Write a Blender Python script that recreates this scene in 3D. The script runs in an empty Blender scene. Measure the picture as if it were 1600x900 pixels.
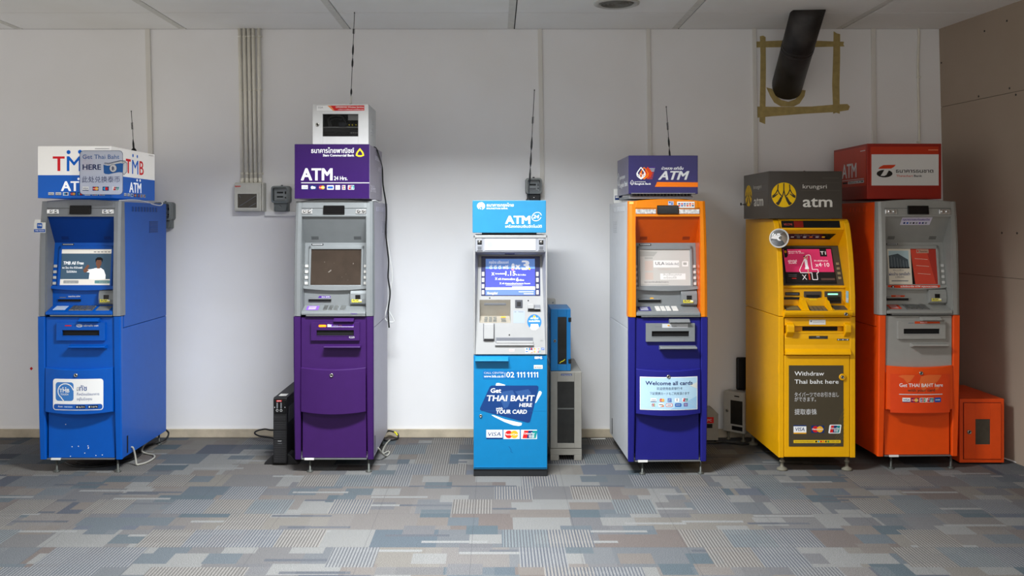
import bpy, bmesh, math, random
from mathutils import Vector, Matrix
random.seed(7)
S = bpy.context.scene
COL = S.collection
PI = math.pi

# ------------------------------------------------------------------ camera
cam_d = bpy.data.cameras.new('camera')
cam_d.sensor_width = 36.0
cam_d.lens = 36.0 * 1466.0 / 1600.0
cam_d.shift_x = 25.0 / 1600.0
cam_d.shift_y = -105.0 / 1600.0
cam = bpy.data.objects.new('camera', cam_d)
COL.objects.link(cam)
cam.location = (0, 0, 1.58)
cam.rotation_euler = (PI / 2, 0, 0)
S.camera = cam

# ------------------------------------------------------------------ exposure, world
S.view_settings.view_transform = 'Standard'
S.view_settings.look = 'None'
S.view_settings.gamma = 1.0
S.view_settings.use_curve_mapping = False
S.view_settings.exposure = 0.0
w = bpy.data.worlds.new('hall_ambience')
S.world = w
w.use_nodes = True
w.node_tree.nodes['Background'].inputs[0].default_value = (1.0, 0.955, 0.91, 1)
w.node_tree.nodes['Background'].inputs[1].default_value = 1.05

# ------------------------------------------------------------------ lamps of the hall (recessed ceiling troffers)
def area_lamp(name, x, y, z, sx, sy, watt, col, spread):
    d = bpy.data.lights.new(name, 'AREA')
    d.shape = 'RECTANGLE'
    d.size = sx
    d.size_y = sy
    d.energy = watt
    d.color = col
    d.spread = math.radians(spread)
    o = bpy.data.objects.new(name, d)
    COL.objects.link(o)
    o.location = (x, y, z)
    return o

COOL = (0.92, 0.96, 1.0)
LAMPS = [  # x, y, watt, spread
    (-0.35, 4.3, 200, 144), (-2.9, 1.8, 40, 155), (0.1, 1.0, 60, 155), (2.2, 1.0, 35, 155)]
for lx, ly, lw_, ls in LAMPS:
    area_lamp('troffer_light', lx, ly, 2.915, 1.15, 0.26, lw_, COOL, ls)

# ------------------------------------------------------------------ materials
def lin(c):
    return tuple(((v / 255.0) / 12.92 if v / 255.0 <= 0.04045 else ((v / 255.0 + 0.055) / 1.055) ** 2.4) for v in c) + (1.0,)

MATS = {}
def mat(name, rgb, rough=0.45, metal=0.0, var=0.04, scale=18.0, emit=0.0, spec=0.5, bump=0.0, bscale=300.0, alpha=1.0, trans=0.0, coat=0.0):
    if name in MATS:
        return MATS[name]
    m = bpy.data.materials.new(name)
    m.use_nodes = True
    nt = m.node_tree
    b = nt.nodes['Principled BSDF']
    c = lin(rgb)
    b.inputs['Roughness'].default_value = rough
    b.inputs['Metallic'].default_value = metal
    b.inputs['Specular IOR Level'].default_value = spec * .7
    b.inputs['Coat Weight'].default_value = coat
    b.inputs['Transmission Weight'].default_value = trans
    b.inputs['Alpha'].default_value = alpha
    if var > 0:
        tc = nt.nodes.new('ShaderNodeTexCoord')
        nz = nt.nodes.new('ShaderNodeTexNoise')
        nz.inputs['Scale'].default_value = scale
        nz.inputs['Detail'].default_value = 3.0
        nt.links.new(tc.outputs['Object'], nz.inputs['Vector'])
        rp = nt.nodes.new('ShaderNodeValToRGB')
        lo = [v * (1 - var) for v in c[:3]] + [1]
        hi = [min(1, v * (1 + var)) for v in c[:3]] + [1]
        rp.color_ramp.elements[0].position = 0.3
        rp.color_ramp.elements[1].position = 0.7
        rp.color_ramp.elements[0].color = lo
        rp.color_ramp.elements[1].color = hi
        nt.links.new(nz.outputs['Fac'], rp.inputs['Fac'])
        nt.links.new(rp.outputs['Color'], b.inputs['Base Color'])
        if bump > 0:
            n2 = nt.nodes.new('ShaderNodeTexNoise')
            n2.inputs['Scale'].default_value = bscale
            nt.links.new(tc.outputs['Object'], n2.inputs['Vector'])
            bp = nt.nodes.new('ShaderNodeBump')
            bp.inputs['Strength'].default_value = bump
            bp.inputs['Distance'].default_value = 0.002
            nt.links.new(n2.outputs['Fac'], bp.inputs['Height'])
            nt.links.new(bp.outputs['Normal'], b.inputs['Normal'])
        if emit > 0:
            nt.links.new(rp.outputs['Color'], b.inputs['Emission Color'])
    else:
        b.inputs['Base Color'].default_value = c
        b.inputs['Emission Color'].default_value = c
    b.inputs['Emission Strength'].default_value = emit
    MATS[name] = m
    return m

# sign paints (flat printed colours)
def ink(name, rgb, emit=0.0, rough=0.5):
    return mat('print_' + name, rgb, rough=rough, var=0.0, emit=emit, spec=0.3)

WHITE = ink('white', (238, 238, 236))
PALE = ink('pale', (205, 205, 205))
BLACK = ink('black', (16, 16, 18))
GREYI = ink('grey', (120, 122, 126))
RED = ink('red', (205, 30, 30))
YEL = ink('yellow', (250, 205, 30))
ORG = ink('orange', (235, 120, 30))
NAVY = ink('navy', (18, 48, 105))
BLU = ink('blue', (24, 84, 170))
TEAL = ink('teal', (20, 140, 140))
CYANI = ink('cyan', (40, 160, 215))
PURI = ink('purple', (80, 40, 140))
GREEN = ink('green', (20, 140, 70))
BROWN = ink('brown', (72, 62, 46))
GOLD = ink('gold', (235, 170, 40))

# ------------------------------------------------------------------ mesh builder
def rot_to(d):
    d = Vector(d).normalized()
    return Vector((0, 0, 1)).rotation_difference(d).to_matrix()

class MB:
    def __init__(self):
        self.v = []; self.f = []; self.mi = []; self.sm = []; self.mats = []
    def midx(self, m):
        if m not in self.mats:
            self.mats.append(m)
        return self.mats.index(m)
    def add(self, verts, faces, m, smooth=False):
        o = len(self.v)
        self.v += [tuple(p) for p in verts]
        i = self.midx(m)
        for f in faces:
            self.f.append(tuple(o + k for k in f)); self.mi.append(i); self.sm.append(smooth)
        return self
    def box(self, x0, x1, y0, y1, z0, z1, m, bev=0.0, seg=2):
        return self.hexa([(x0, y0, z0), (x1, y0, z0), (x1, y1, z0), (x0, y1, z0),
                          (x0, y0, z1), (x1, y0, z1), (x1, y1, z1), (x0, y1, z1)], m, bev, seg)
    def hexa(self, p, m, bev=0.0, seg=2):
        F = [(3, 2, 1, 0), (4, 5, 6, 7), (0, 1, 5, 4), (1, 2, 6, 5), (2, 3, 7, 6), (3, 0, 4, 7)]
        if bev <= 0:
            return self.add(p, F, m)
        bm = bmesh.new()
        vs = [bm.verts.new(q) for q in p]
        for f in F:
            bm.faces.new([vs[k] for k in f])
        bmesh.ops.bevel(bm, geom=list(bm.edges), offset=bev, segments=seg, affect='EDGES', profile=0.5, clamp_overlap=True)
        return self.frombm(bm, m)
    def frombm(self, bm, m, smooth=False):
        bm.normal_update()
        bm.verts.index_update()
        self.add([v.co[:] for v in bm.verts], [[v.index for v in f.verts] for f in bm.faces], m, smooth)
        bm.free()
        return self
    def prism(self, poly, h0, h1, axis, m, bev=0.0):
        """poly: 2D outline; axis 'x': points are (y,z); 'y': (x,z); 'z': (x,y)"""
        def P(a, b, h):
            return {'x': (h, a, b), 'y': (a, h, b), 'z': (a, b, h)}[axis]
        n = len(poly)
        vs = [P(a, b, h0) for a, b in poly] + [P(a, b, h1) for a, b in poly]
        fs = [tuple(range(n)), tuple(range(2 * n - 1, n - 1, -1))] + [(i, i + n, (i + 1) % n + n, (i + 1) % n) for i in range(n)]
        bm = bmesh.new()
        bv = [bm.verts.new(q) for q in vs]
        for f in fs:
            bm.faces.new([bv[k] for k in f])
        bmesh.ops.recalc_face_normals(bm, faces=list(bm.faces))
        if bev > 0:
            bmesh.ops.bevel(bm, geom=list(bm.edges), offset=bev, segments=2, affect='EDGES', profile=0.5, clamp_overlap=True)
        return self.frombm(bm, m)
    def loft(self, rings, m, smooth=False, caps=True, closed=True):
        n = len(rings[0])
        vs = [p for r in rings for p in r]
        fs = []
        for k in range(len(rings) - 1):
            for i in range(n if closed else n - 1):
                j = (i + 1) % n
                fs.append((k * n + i, k * n + j, (k + 1) * n + j, (k + 1) * n + i))
        if caps and closed:
            fs.append(tuple(range(n - 1, -1, -1)))
            fs.append(tuple((len(rings) - 1) * n + i for i in range(n)))
        bm = bmesh.new()
        bv = [bm.verts.new(q) for q in vs]
        for f in fs:
            try: bm.faces.new([bv[k] for k in f])
            except ValueError: pass
        bmesh.ops.recalc_face_normals(bm, faces=list(bm.faces))
        return self.frombm(bm, m, smooth)
    def lathe(self, c, d, prof, m, seg=24, smooth=True):
        """prof: (radius, height along d) pairs starting at c"""
        R = rot_to(d); c = Vector(c)
        rings = []
        for r, h in prof:
            rings.append([c + R @ Vector((r * math.cos(2 * PI * i / seg), r * math.sin(2 * PI * i / seg), h)) for i in range(seg)])
        return self.loft(rings, m, smooth)
    def cyl(self, a, b, r, m, seg=20, r2=None, smooth=True):
        a = Vector(a); b = Vector(b)
        return self.lathe(a, b - a, [(r, 0), (r2 if r2 is not None else r, (b - a).length)], m, seg, smooth)
    def tube(self, pts, r, m, seg=8, sub=6, smooth=True):
        P = [Vector(p) for p in pts]
        Q = []
        if len(P) > 2 and sub > 1:
            for i in range(len(P) - 1):
                p0 = P[max(i - 1, 0)]; p1 = P[i]; p2 = P[i + 1]; p3 = P[min(i + 2, len(P) - 1)]
                for k in range(sub):
                    t = k / sub
                    Q.append(0.5 * ((2 * p1) + (p2 - p0) * t + (2 * p0 - 5 * p1 + 4 * p2 - p3) * t * t + (3 * p1 - p0 - 3 * p2 + p3) * t ** 3))
            Q.append(P[-1])
        else:
            Q = P
        rings = []
        nrm = None
        for i, q in enumerate(Q):
            t = (Q[min(i + 1, len(Q) - 1)] - Q[max(i - 1, 0)]).normalized()
            if nrm is None:
                nrm = t.orthogonal().normalized()
            nrm = (nrm - t * nrm.dot(t)).normalized()
            b = t.cross(nrm)
            rings.append([q + r * (math.cos(2 * PI * k / seg) * nrm + math.sin(2 * PI * k / seg) * b) for k in range(seg)])
        return self.loft(rings, m, smooth)
    def build(self, name, parent=None, label=None):
        me = bpy.data.meshes.new(name)
        me.from_pydata(self.v, [], self.f)
        for m in self.mats:
            me.materials.append(m)
        me.polygons.foreach_set('material_index', self.mi)
        me.polygons.foreach_set('use_smooth', self.sm)
        me.update()
        o = bpy.data.objects.new(name, me)
        COL.objects.link(o)
        if parent is not None:
            o.parent = parent
        if label:
            o['label'] = label
        return o

def tag(o, label=None, cat=None, group=None, kind=None):
    if label: o['label'] = label
    if cat: o['category'] = cat
    if group: o['group'] = group
    if kind: o['kind'] = kind
    return o

def thing(name, label, cat, loc=(0, 0, 0), rz=0.0, group=None):
    o = bpy.data.objects.new(name, None)
    o.empty_display_size = 0.1
    COL.objects.link(o)
    o.location = loc
    o.rotation_euler = (0, 0, rz)
    return tag(o, label, cat, group)

# ------------------------------------------------------------------ lettering
_TX = {}
def text_mesh(s, bold, shear):
    key = (s, bold, shear)
    if key not in _TX:
        c = bpy.data.curves.new('lettering_curve', 'FONT')
        c.body = s
        c.size = 1.0
        c.resolution_u = 2
        c.offset = bold
        c.shear = shear
        o = bpy.data.objects.new('lettering_curve', c)
        COL.objects.link(o)
        dg = bpy.context.evaluated_depsgraph_get()
        dg.update()
        me = bpy.data.meshes.new_from_object(o.evaluated_get(dg))
        vs = [(v.co.x, v.co.y) for v in me.vertices]
        fs = [tuple(p.vertices) for p in me.polygons]
        bpy.data.objects.remove(o)
        bpy.data.curves.remove(c)
        bpy.data.meshes.remove(me)
        _TX[key] = (vs, fs)
    return _TX[key]
_h = text_mesh('H', 0.0, 0.0)
CAPH = max(p[1] for p in _h[0]) - min(p[1] for p in _h[0])

class Gfx(MB):
    """flat print on a plane: O = local origin, U/V unit axes; x,y are given in the drawing's own units"""
    def __init__(self, O, U, V, ox=0, oy=0, sx=1, sy=1, gap=0.0008, depth_fn=None):
        MB.__init__(self)
        self.O = Vector(O); self.U = Vector(U).normalized(); self.V = Vector(V).normalized()
        self.N = self.U.cross(self.V)
        self.ox, self.oy, self.sx, self.sy = ox, oy, sx, sy
        self.h = gap
        self.fn = depth_fn
        self.cnt = 0
    def P(self, x, y, layer=0):
        u = (x - self.ox) * self.sx; v = (self.oy - y) * self.sy
        d = self.h * .55 + layer * 0.00025 + (self.cnt % 6) * 0.00003
        if self.fn: d += self.fn(u, v)
        return self.O + self.U * u + self.V * v + self.N * d
    def poly(self, pts, m, layer=0):
        if self.fn:                                     # follow a curved door: cut into upright strips
            us = [(x - self.ox) * self.sx for x, y in pts]
            if max(us) - min(us) > .026:
                step = .02; a = math.floor(min(us) / step)
                while a * step < max(us):
                    q = pts
                    for lim, sg in ((a * step, 1), ((a + 1) * step, -1)):
                        out = []
                        for i in range(len(q)):
                            p0, p1 = q[i], q[(i + 1) % len(q)]
                            d0 = sg * ((p0[0] - self.ox) * self.sx - lim); d1 = sg * ((p1[0] - self.ox) * self.sx - lim)
                            if d0 >= 0: out.append(p0)
                            if (d0 > 0) != (d1 > 0) and d0 != d1 and d0 != 0 and d1 != 0:
                                k = d0 / (d0 - d1); out.append((p0[0] + (p1[0] - p0[0]) * k, p0[1] + (p1[1] - p0[1]) * k))
                        q = out
                        if len(q) < 3: break
                    if len(q) >= 3: self._poly(q, m, layer)
                    a += 1
                return self
        return self._poly(pts, m, layer)
    def _poly(self, pts, m, layer=0):
        self.cnt += 1
        vs = [self.P(x, y, layer) for x, y in pts]
        a = sum(pts[i][0] * pts[(i + 1) % len(pts)][1] - pts[(i + 1) % len(pts)][0] * pts[i][1] for i in range(len(pts)))
        idx = list(range(len(pts)))
        if a > 0: idx.reverse()
        return self.add(vs, [tuple(idx)], m)
    def rect(self, x0, y0, x1, y1, m, layer=0, n=1):
        for k in range(n):
            a = x0 + (x1 - x0) * k / n; b = x0 + (x1 - x0) * (k + 1) / n
            self.poly([(a, y0), (b, y0), (b, y1), (a, y1)], m, layer)
        return self
    def rrect(self, x0, y0, x1, y1, r, m, layer=0, skew=0):
        pts = []
        for cx, cy, a0 in ((x1 - r, y0 + r, -90), (x1 - r, y1 - r, 0), (x0 + r, y1 - r, 90), (x0 + r, y0 + r, 180)):
            for k in range(6):
                a = math.radians(a0 + 90 * k / 5)
                pts.append((cx + r * math.cos(a), cy + r * math.sin(a)))
        if skew:
            ym = (y0 + y1) / 2
            pts = [(x - (y - ym) * skew, y) for x, y in pts]
        return self.poly(pts, m, layer)
    def ell(self, cx, cy, rx, ry, m, layer=0, n=28):
        return self.poly([(cx + rx * math.cos(2 * PI * k / n), cy + ry * math.sin(2 * PI * k / n)) for k in range(n)], m, layer)
    def ring(self, cx, cy, rx, ry, t, m, layer=0, a0=0, a1=360, n=36):
        for k in range(n):
            A = math.radians(a0 + (a1 - a0) * k / n); B = math.radians(a0 + (a1 - a0) * (k + 1) / n)
            self.poly([(cx + rx * math.cos(A), cy + ry * math.sin(A)), (cx + rx * math.cos(B), cy + ry * math.sin(B)),
                       (cx + (rx - t) * math.cos(B), cy + (ry - t) * math.sin(B)), (cx + (rx - t) * math.cos(A), cy + (ry - t) * math.sin(A))], m, layer)
        return self
    def line(self, pts, t, m, layer=0):
        for (x0, y0), (x1, y1) in zip(pts[:-1], pts[1:]):
            L = math.hypot(x1 - x0, y1 - y0) or 1
            nx, ny = -(y1 - y0) / L * t / 2, (x1 - x0) / L * t / 2
            self.poly([(x0 + nx, y0 + ny), (x1 + nx, y1 + ny), (x1 - nx, y1 - ny), (x0 - nx, y0 - ny)], m, layer)
        return self
    def text(self, s, x, y, cap, m, width=None, anchor='l', bold=0.0, shear=0.0, layer=1):
        """y = baseline, cap = capital height, width = fitted width (drawing units)"""
        thai = any('\u0e00' <= ch_ <= '\u0e7f' and ch_ != '฿' for ch_ in s)
        vs, fs = text_mesh(s, .004 if thai else min(bold, 0.0), shear)   # a hair of weight closes the loops of the Thai letters
        if not vs: return self
        k = cap / CAPH
        x0 = min(v[0] for v in vs); x1 = max(v[0] for v in vs)
        W = (x1 - x0)
        kx = (width / W) if width else k * (self.sy / self.sx if self.sx else 1)
        if not width: width = W * kx
        off = {'l': 0, 'c': -width / 2, 'r': -width}[anchor]
        b = max(bold, 0.0) * .55                       # weight: the same outline laid side by side
        sh = [(0, 0)] if b < .004 else [(-b, b * .5), (b, b * .5), (-b, -b * .5), (b, -b * .5)]
        if b > .035: sh.append((0, 0))
        for i, (dx, dy) in enumerate(sh):
            self.cnt += 1
            pts = [self.P(x + off + (v[0] + dx - x0) * kx, y - (v[1] + dy) * k, layer) for v in vs]
            self.add(pts, fs, m)
        return self
    # payment card marks
    def card(self, kind, x0, y0, x1, y1, layer=1):
        w_, h_ = x1 - x0, y1 - y0
        X = lambda t: x0 + w_ * t
        Y = lambda t: y0 + h_ * t
        if kind == 'visa':
            self.rect(x0, y0, x1, y1, WHITE, layer)
            self.rect(x0, Y(.84), x1, y1, NAVY, layer + 1)
            self.text('VISA', X(.5), Y(.68), h_ * .42, NAVY, w_ * .8, 'c', .02, .15, layer + 1)
        elif kind == 'visagold':
            self.rect(x0, y0, x1, y1, WHITE, layer)
            self.rect(x0, y0, x1, Y(.14), NAVY, layer + 1)
            self.rect(x0, Y(.86), x1, y1, GOLD, layer + 1)
            self.text('VISA', X(.5), Y(.68), h_ * .4, NAVY, w_ * .72, 'c', .02, .15, layer + 1)
        elif kind in ('mc', 'mcw', 'mcn'):
            if kind != 'mc':
                self.rect(x0, y0, x1, y1, WHITE if kind == 'mcw' else NAVY, layer)
            r = h_ * .42
            rx = min(w_ * .29, r * self.sy / self.sx)
            self.ell(X(.33), Y(.5), rx, r, RED, layer + 1)
            self.ell(X(.67), Y(.5), rx, r, GOLD, layer + 2)
            self.text('MasterCard', X(.5), Y(.59), h_ * .2, WHITE, w_ * .86, 'c', .03, 0, layer + 3)
        elif kind in ('up', 'upw'):
            if kind == 'upw': self.rect(x0, y0, x1, y1, WHITE, layer)
            else: self.rrect(x0, y0, x1, y1, h_ * .12, WHITE, layer, .15 * 0)
            a, b = (.06, .94)
            sk = .1
            for i, c in enumerate((RED, NAVY, TEAL)):
                t0 = .1 + i * .27; t1 = t0 + .29
                self.poly([(X(t0 + sk), Y(.08)), (X(t1 + sk), Y(.08)), (X(t1), Y(.92)), (X(t0), Y(.92))], c, layer + 1 + i)
            self.text('UnionPay', X(.53), Y(.5), h_ * .22, WHITE, w_ * .66, 'c', .02, .2, layer + 4)
            self.text('银联', X(.66), Y(.85), h_ * .24, WHITE, w_ * .36, 'c', .01, 0, layer + 4)
        elif kind == 'jcb':
            self.rect(x0, y0, x1, y1, WHITE, layer)
            for i, (c, t) in enumerate(((NAVY, 'J'), (RED, 'C'), (GREEN, 'B'))):
                a = .1 + i * .28
                self.rrect(X(a), Y(.08), X(a + .25), Y(.92), min(w_, h_) * .08, c, layer + 1)
                self.text(t, X(a + .125), Y(.65), h_ * .3, WHITE, w_ * .15, 'c', .02, 0, layer + 2)
        elif kind == 'amex':
            self.rect(x0, y0, x1, y1, BLU, layer)
            self.text('AM', X(.5), Y(.45), h_ * .26, WHITE, w_ * .7, 'c', .02, 0, layer + 1)
            self.text('EX', X(.5), Y(.85), h_ * .26, WHITE, w_ * .7, 'c', .02, 0, layer + 1)
        elif kind == 'diners':
            self.rect(x0, y0, x1, y1, WHITE, layer)
            self.ring(X(.5), Y(.42), w_ * .18, h_ * .32, h_ * .08, GREYI, layer + 1, n=18)
            self.line([(X(.5), Y(.2)), (X(.5), Y(.65))], w_ * .06, GREYI, layer + 1)
        elif kind == 'cirrus':
            self.rect(x0, y0, x1, y1, WHITE, layer)
            self.ell(X(.36), Y(.5), w_ * .22, h_ * .34, CYANI, layer + 1)
            self.ell(X(.64), Y(.5), w_ * .22, h_ * .34, NAVY, layer + 2)
        elif kind == 'cirrusd':
            self.rect(x0, y0, x1, y1, NAVY, layer)
            self.ell(X(.36), Y(.5), w_ * .22, h_ * .34, WHITE, layer + 1)
            self.ell(X(.64), Y(.55), w_ * .22, h_ * .28, PALE, layer + 2)
        elif kind == 'maestro':
            self.rect(x0, y0, x1, y1, NAVY, layer)
            self.ell(X(.36), Y(.5), w_ * .24, h_ * .38, CYANI, layer + 1)
            self.ell(X(.64), Y(.5), w_ * .24, h_ * .38, RED, layer + 2)
        elif kind == 'plus':
            self.rrect(x0, y0, x1, y1, h_ * .1, WHITE, layer)
            self.rrect(X(.1), Y(.25), X(.9), Y(.75), h_ * .2, BLU, layer + 1)
        elif kind == 'local':
            self.rrect(x0, y0, x1, y1, h_ * .2, BLU, layer)
            self.rect(X(.15), Y(.4), X(.85), Y(.6), PALE, layer + 1)
        elif kind == 'disc':
            self.rect(x0, y0, x1, y1, WHITE, layer)
            self.poly([(X(.3), y1), (x1, Y(.5)), (x1, y1)], ORG, layer + 1)
            self.rect(X(.1), Y(.3), X(.9), Y(.5), BLACK, layer + 1)
        elif kind == 'pulse':
            self.rrect(x0, y0, x1, y1, h_ * .3, RED, layer)
            self.rrect(X(.06), Y(.12), X(.94), Y(.88), h_ * .25, WHITE, layer + 1)
            self.rect(X(.2), Y(.4), X(.8), Y(.6), NAVY, layer + 2)
        elif kind == 'violet':
            self.rect(x0, y0, x1, y1, PURI, layer)
            for i in range(3): self.rect(X(.15), Y(.2 + i * .25), X(.85), Y(.3 + i * .25), PALE, layer + 1)
        return self

FU, FV = (1, 0, 0), (0, 0, 1)            # front faces (seen from -y)
# ------------------------------------------------------------------ the room
def nodes_of(name):
    m = bpy.data.materials.new(name)
    m.use_nodes = True
    return m, m.node_tree, m.node_tree.nodes['Principled BSDF']

def wall_mat(name, rgb, stain=0.05, rough=0.75):
    m, nt, b = nodes_of(name)
    tc = nt.nodes.new('ShaderNodeTexCoord')
    n1 = nt.nodes.new('ShaderNodeTexNoise'); n1.inputs['Scale'].default_value = 1.3; n1.inputs['Detail'].default_value = 6
    n2 = nt.nodes.new('ShaderNodeTexNoise'); n2.inputs['Scale'].default_value = 160; n2.inputs['Detail'].default_value = 2
    nt.links.new(tc.outputs['Object'], n1.inputs['Vector']); nt.links.new(tc.outputs['Object'], n2.inputs['Vector'])
    rp = nt.nodes.new('ShaderNodeValToRGB')
    c = lin(rgb)
    rp.color_ramp.elements[0].position = 0.25; rp.color_ramp.elements[1].position = 0.62
    rp.color_ramp.elements[0].color = [c[0] * (1 - stain), c[1] * (1 - stain * 1.2), c[2] * (1 - stain * 1.6), 1]
    rp.color_ramp.elements[1].color = c
    nt.links.new(n1.outputs['Fac'], rp.inputs['Fac']); nt.links.new(rp.outputs['Color'], b.inputs['Base Color'])
    bp = nt.nodes.new('ShaderNodeBump'); bp.inputs['Strength'].default_value = 0.12; bp.inputs['Distance'].default_value = 0.002
    nt.links.new(n2.outputs['Fac'], bp.inputs['Height']); nt.links.new(bp.outputs['Normal'], b.inputs['Normal'])
    b.inputs['Roughness'].default_value = rough
    return m

WALL = wall_mat('painted_wall', (240, 239, 238))
TRIMM = wall_mat('batten_paint', (226, 223, 216), 0.1)
BOARD = wall_mat('bare_gypsum_board', (166, 150, 133), 0.08)
CEILM = wall_mat('ceiling_panel', (248, 247, 243), 0.07)
BANDM = mat('joint_cement', (222, 220, 212), 0.85, var=.06, scale=30)
GAPM = mat('joint_gap', (70, 66, 60), 0.9, var=.2, scale=60)
CONC = mat('bare_concrete', (184, 172, 150), 0.85, var=.16, scale=9, bump=.3, bscale=120)

def carpet_mat():
    m, nt, b = nodes_of('patchwork_carpet')
    N = nt.nodes; L = nt.links
    def node(t, **k):
        n = N.new(t)
        for a, v in k.items(): setattr(n, a, v)
        return n
    def math_(op, a, b_=None, c=None):
        n = node('ShaderNodeMath', operation=op)
        for i, v in enumerate((a, b_, c)):
            if v is None: continue
            if isinstance(v, (int, float)): n.inputs[i].default_value = v
            else: L.new(v, n.inputs[i])
        return n.outputs[0]
    geo = node('ShaderNodeTexCoord')
    sep = node('ShaderNodeSeparateXYZ'); L.new(geo.outputs['Object'], sep.inputs[0])
    x, y = sep.outputs[0], sep.outputs[1]
    def comb(a, b_, c=0.0):
        n = node('ShaderNodeCombineXYZ')
        for i, v in enumerate((a, b_, c)):
            if isinstance(v, (int, float)): n.inputs[i].default_value = v
            else: L.new(v, n.inputs[i])
        return n.outputs[0]
    def wn(vec):
        n = node('ShaderNodeTexWhiteNoise', noise_dimensions='3D'); L.new(vec, n.inputs['Vector'])
        return n.outputs['Value']
    T = 0.52
    xs = math_('ADD', x, 0.12); ys = math_('ADD', y, 0.14)
    tx = math_('FLOOR', math_('DIVIDE', xs, T)); ty = math_('FLOOR', math_('DIVIDE', ys, T))
    tile = wn(comb(tx, ty, 3.0))
    def patch(wx, wy, seed, shift):
        """rectangular patches wx x wy, rows shifted at random"""
        r = math_('FLOOR', math_('DIVIDE', ys, wy))
        sh = math_('MULTIPLY', wn(comb(r, seed, 1.0)), shift)
        c = math_('FLOOR', math_('DIVIDE', math_('ADD', xs, sh), wx))
        return wn(comb(c, r, seed)), wn(comb(c, r, seed + 0.5))
    def ramp(v, stops, mode='CONSTANT'):
        n = node('ShaderNodeValToRGB'); n.color_ramp.interpolation = mode
        e = n.color_ramp.elements
        e[0].position = 0; e[0].color = lin(stops[0][1])
        e[1].position = stops[1][0]; e[1].color = lin(stops[1][1])
        for p, c in stops[2:]:
            q = e.new(p); q.color = lin(c)
        L.new(v, n.inputs[0]); return n.outputs[0]
    def mix(f, a, b_, mode='MIX'):
        n = node('ShaderNodeMix', data_type='RGBA', blend_type=mode)
        if isinstance(f, (int, float)): n.inputs[0].default_value = f
        else: L.new(f, n.inputs[0])
        for i, v in ((6, a), (7, b_)):
            if isinstance(v, tuple): n.inputs[i].default_value = v
            else: L.new(v, n.inputs[i])
        return n.outputs[2]
    PAL = [(0, (123, 119, 116)), (.18, (115, 114, 114)), (.34, (136, 136, 134)), (.48, (110, 113, 116)), (.6, (128, 124, 118)),
           (.74, (115, 107, 103)), (.83, (95, 104, 111)), (.92, (103, 108, 117)), (.96, (90, 94, 103))]
    p1, q1 = patch(T * .62, T * .5, 11.0, 1.3)
    base = ramp(p1, PAL)
    p2, q2 = patch(T * .31, T * .26, 23.0, 0.9)
    base = mix(math_('GREATER_THAN', q2, .58), base, ramp(p2, [(0, (138, 138, 136)), (.3, (112, 112, 114)), (.5, (92, 103, 109)), (.62, (123, 117, 112)), (.8, (104, 111, 116))]))
    p3, q3 = patch(T * .62, T * .06, 37.0, 1.1)
    base = mix(math_('GREATER_THAN', q3, .945), base, ramp(p3, [(0, (145, 146, 144)), (.6, (97, 100, 106))]))
    # woven stripes running away from the viewer in some patches, across in others
    st = math_('GREATER_THAN', math_('FRACT', math_('DIVIDE', x, .0155)), .56)
    sx_ = math_('GREATER_THAN', math_('FRACT', math_('DIVIDE', y, .0135)), .6)
    p4, q4 = patch(T * .43, T * .5, 51.0, 1.7)
    m1 = math_('GREATER_THAN', q4, .66)
    m2 = math_('LESS_THAN', q4, .2)
    light = ramp(p4, [(0, (147, 144, 139)), (.5, (141, 142, 142)), (.8, (128, 135, 137))])
    dark = ramp(p4, [(0, (104, 100, 97)), (.4, (92, 96, 105)), (.7, (99, 101, 105))])
    stripes = mix(st, light, dark)
    base = mix(math_('MULTIPLY', m1, .88), base, stripes)
    base = mix(math_('MULTIPLY', math_('MULTIPLY', m2, sx_), .3), base, lin((151, 149, 147)))
    # pile speckle
    nz = node('ShaderNodeTexNoise'); nz.inputs['Scale'].default_value = 260; nz.inputs['Detail'].default_value = 2
    L.new(geo.outputs['Object'], nz.inputs['Vector'])
    sp = ramp(nz.outputs['Fac'], [(0, (70, 70, 70)), (.35, (118, 118, 118)), (.5, (136, 136, 136)), (.66, (190, 190, 190))], 'LINEAR')
    base = mix(.8, base, sp, 'OVERLAY')
    # tile joints
    fx = math_('FRACT', math_('DIVIDE', xs, T)); fy = math_('FRACT', math_('DIVIDE', ys, T))
    jx = math_('LESS_THAN', fx, .008); jy = math_('LESS_THAN', fy, .008)
    base = mix(math_('MULTIPLY', math_('MAXIMUM', jx, jy), .3), base, lin((60, 60, 64)))
    # wear
    n2 = node('ShaderNodeTexNoise'); n2.inputs['Scale'].default_value = 1.1; n2.inputs['Detail'].default_value = 4
    L.new(geo.outputs['Object'], n2.inputs['Vector'])
    base = mix(.25, base, ramp(n2.outputs['Fac'], [(0, (100, 100, 104)), (.7, (150, 148, 144))], 'LINEAR'), 'SOFT_LIGHT')
    L.new(base, b.inputs['Base Color'])
    b.inputs['Roughness'].default_value = .95
    b.inputs['Specular IOR Level'].default_value = .15
    bp = node('ShaderNodeBump'); bp.inputs['Strength'].default_value = .35; bp.inputs['Distance'].default_value = .004
    L.new(nz.outputs['Fac'], bp.inputs['Height']); L.new(bp.outputs['Normal'], b.inputs['Normal'])
    return m

CARPET = carpet_mat()
WY = 6.85          # back wall
CZ = 2.98          # ceiling
XL = -6.2
def structure(o):
    o['kind'] = 'structure'; return o

structure(MB().box(XL, 5.2, -2.5, WY + .15, -.12, 0, CARPET).build('floor'))
structure(MB().box(XL, 3.9, WY, WY + .15, 0, CZ, WALL).build('wall_back'))

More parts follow.
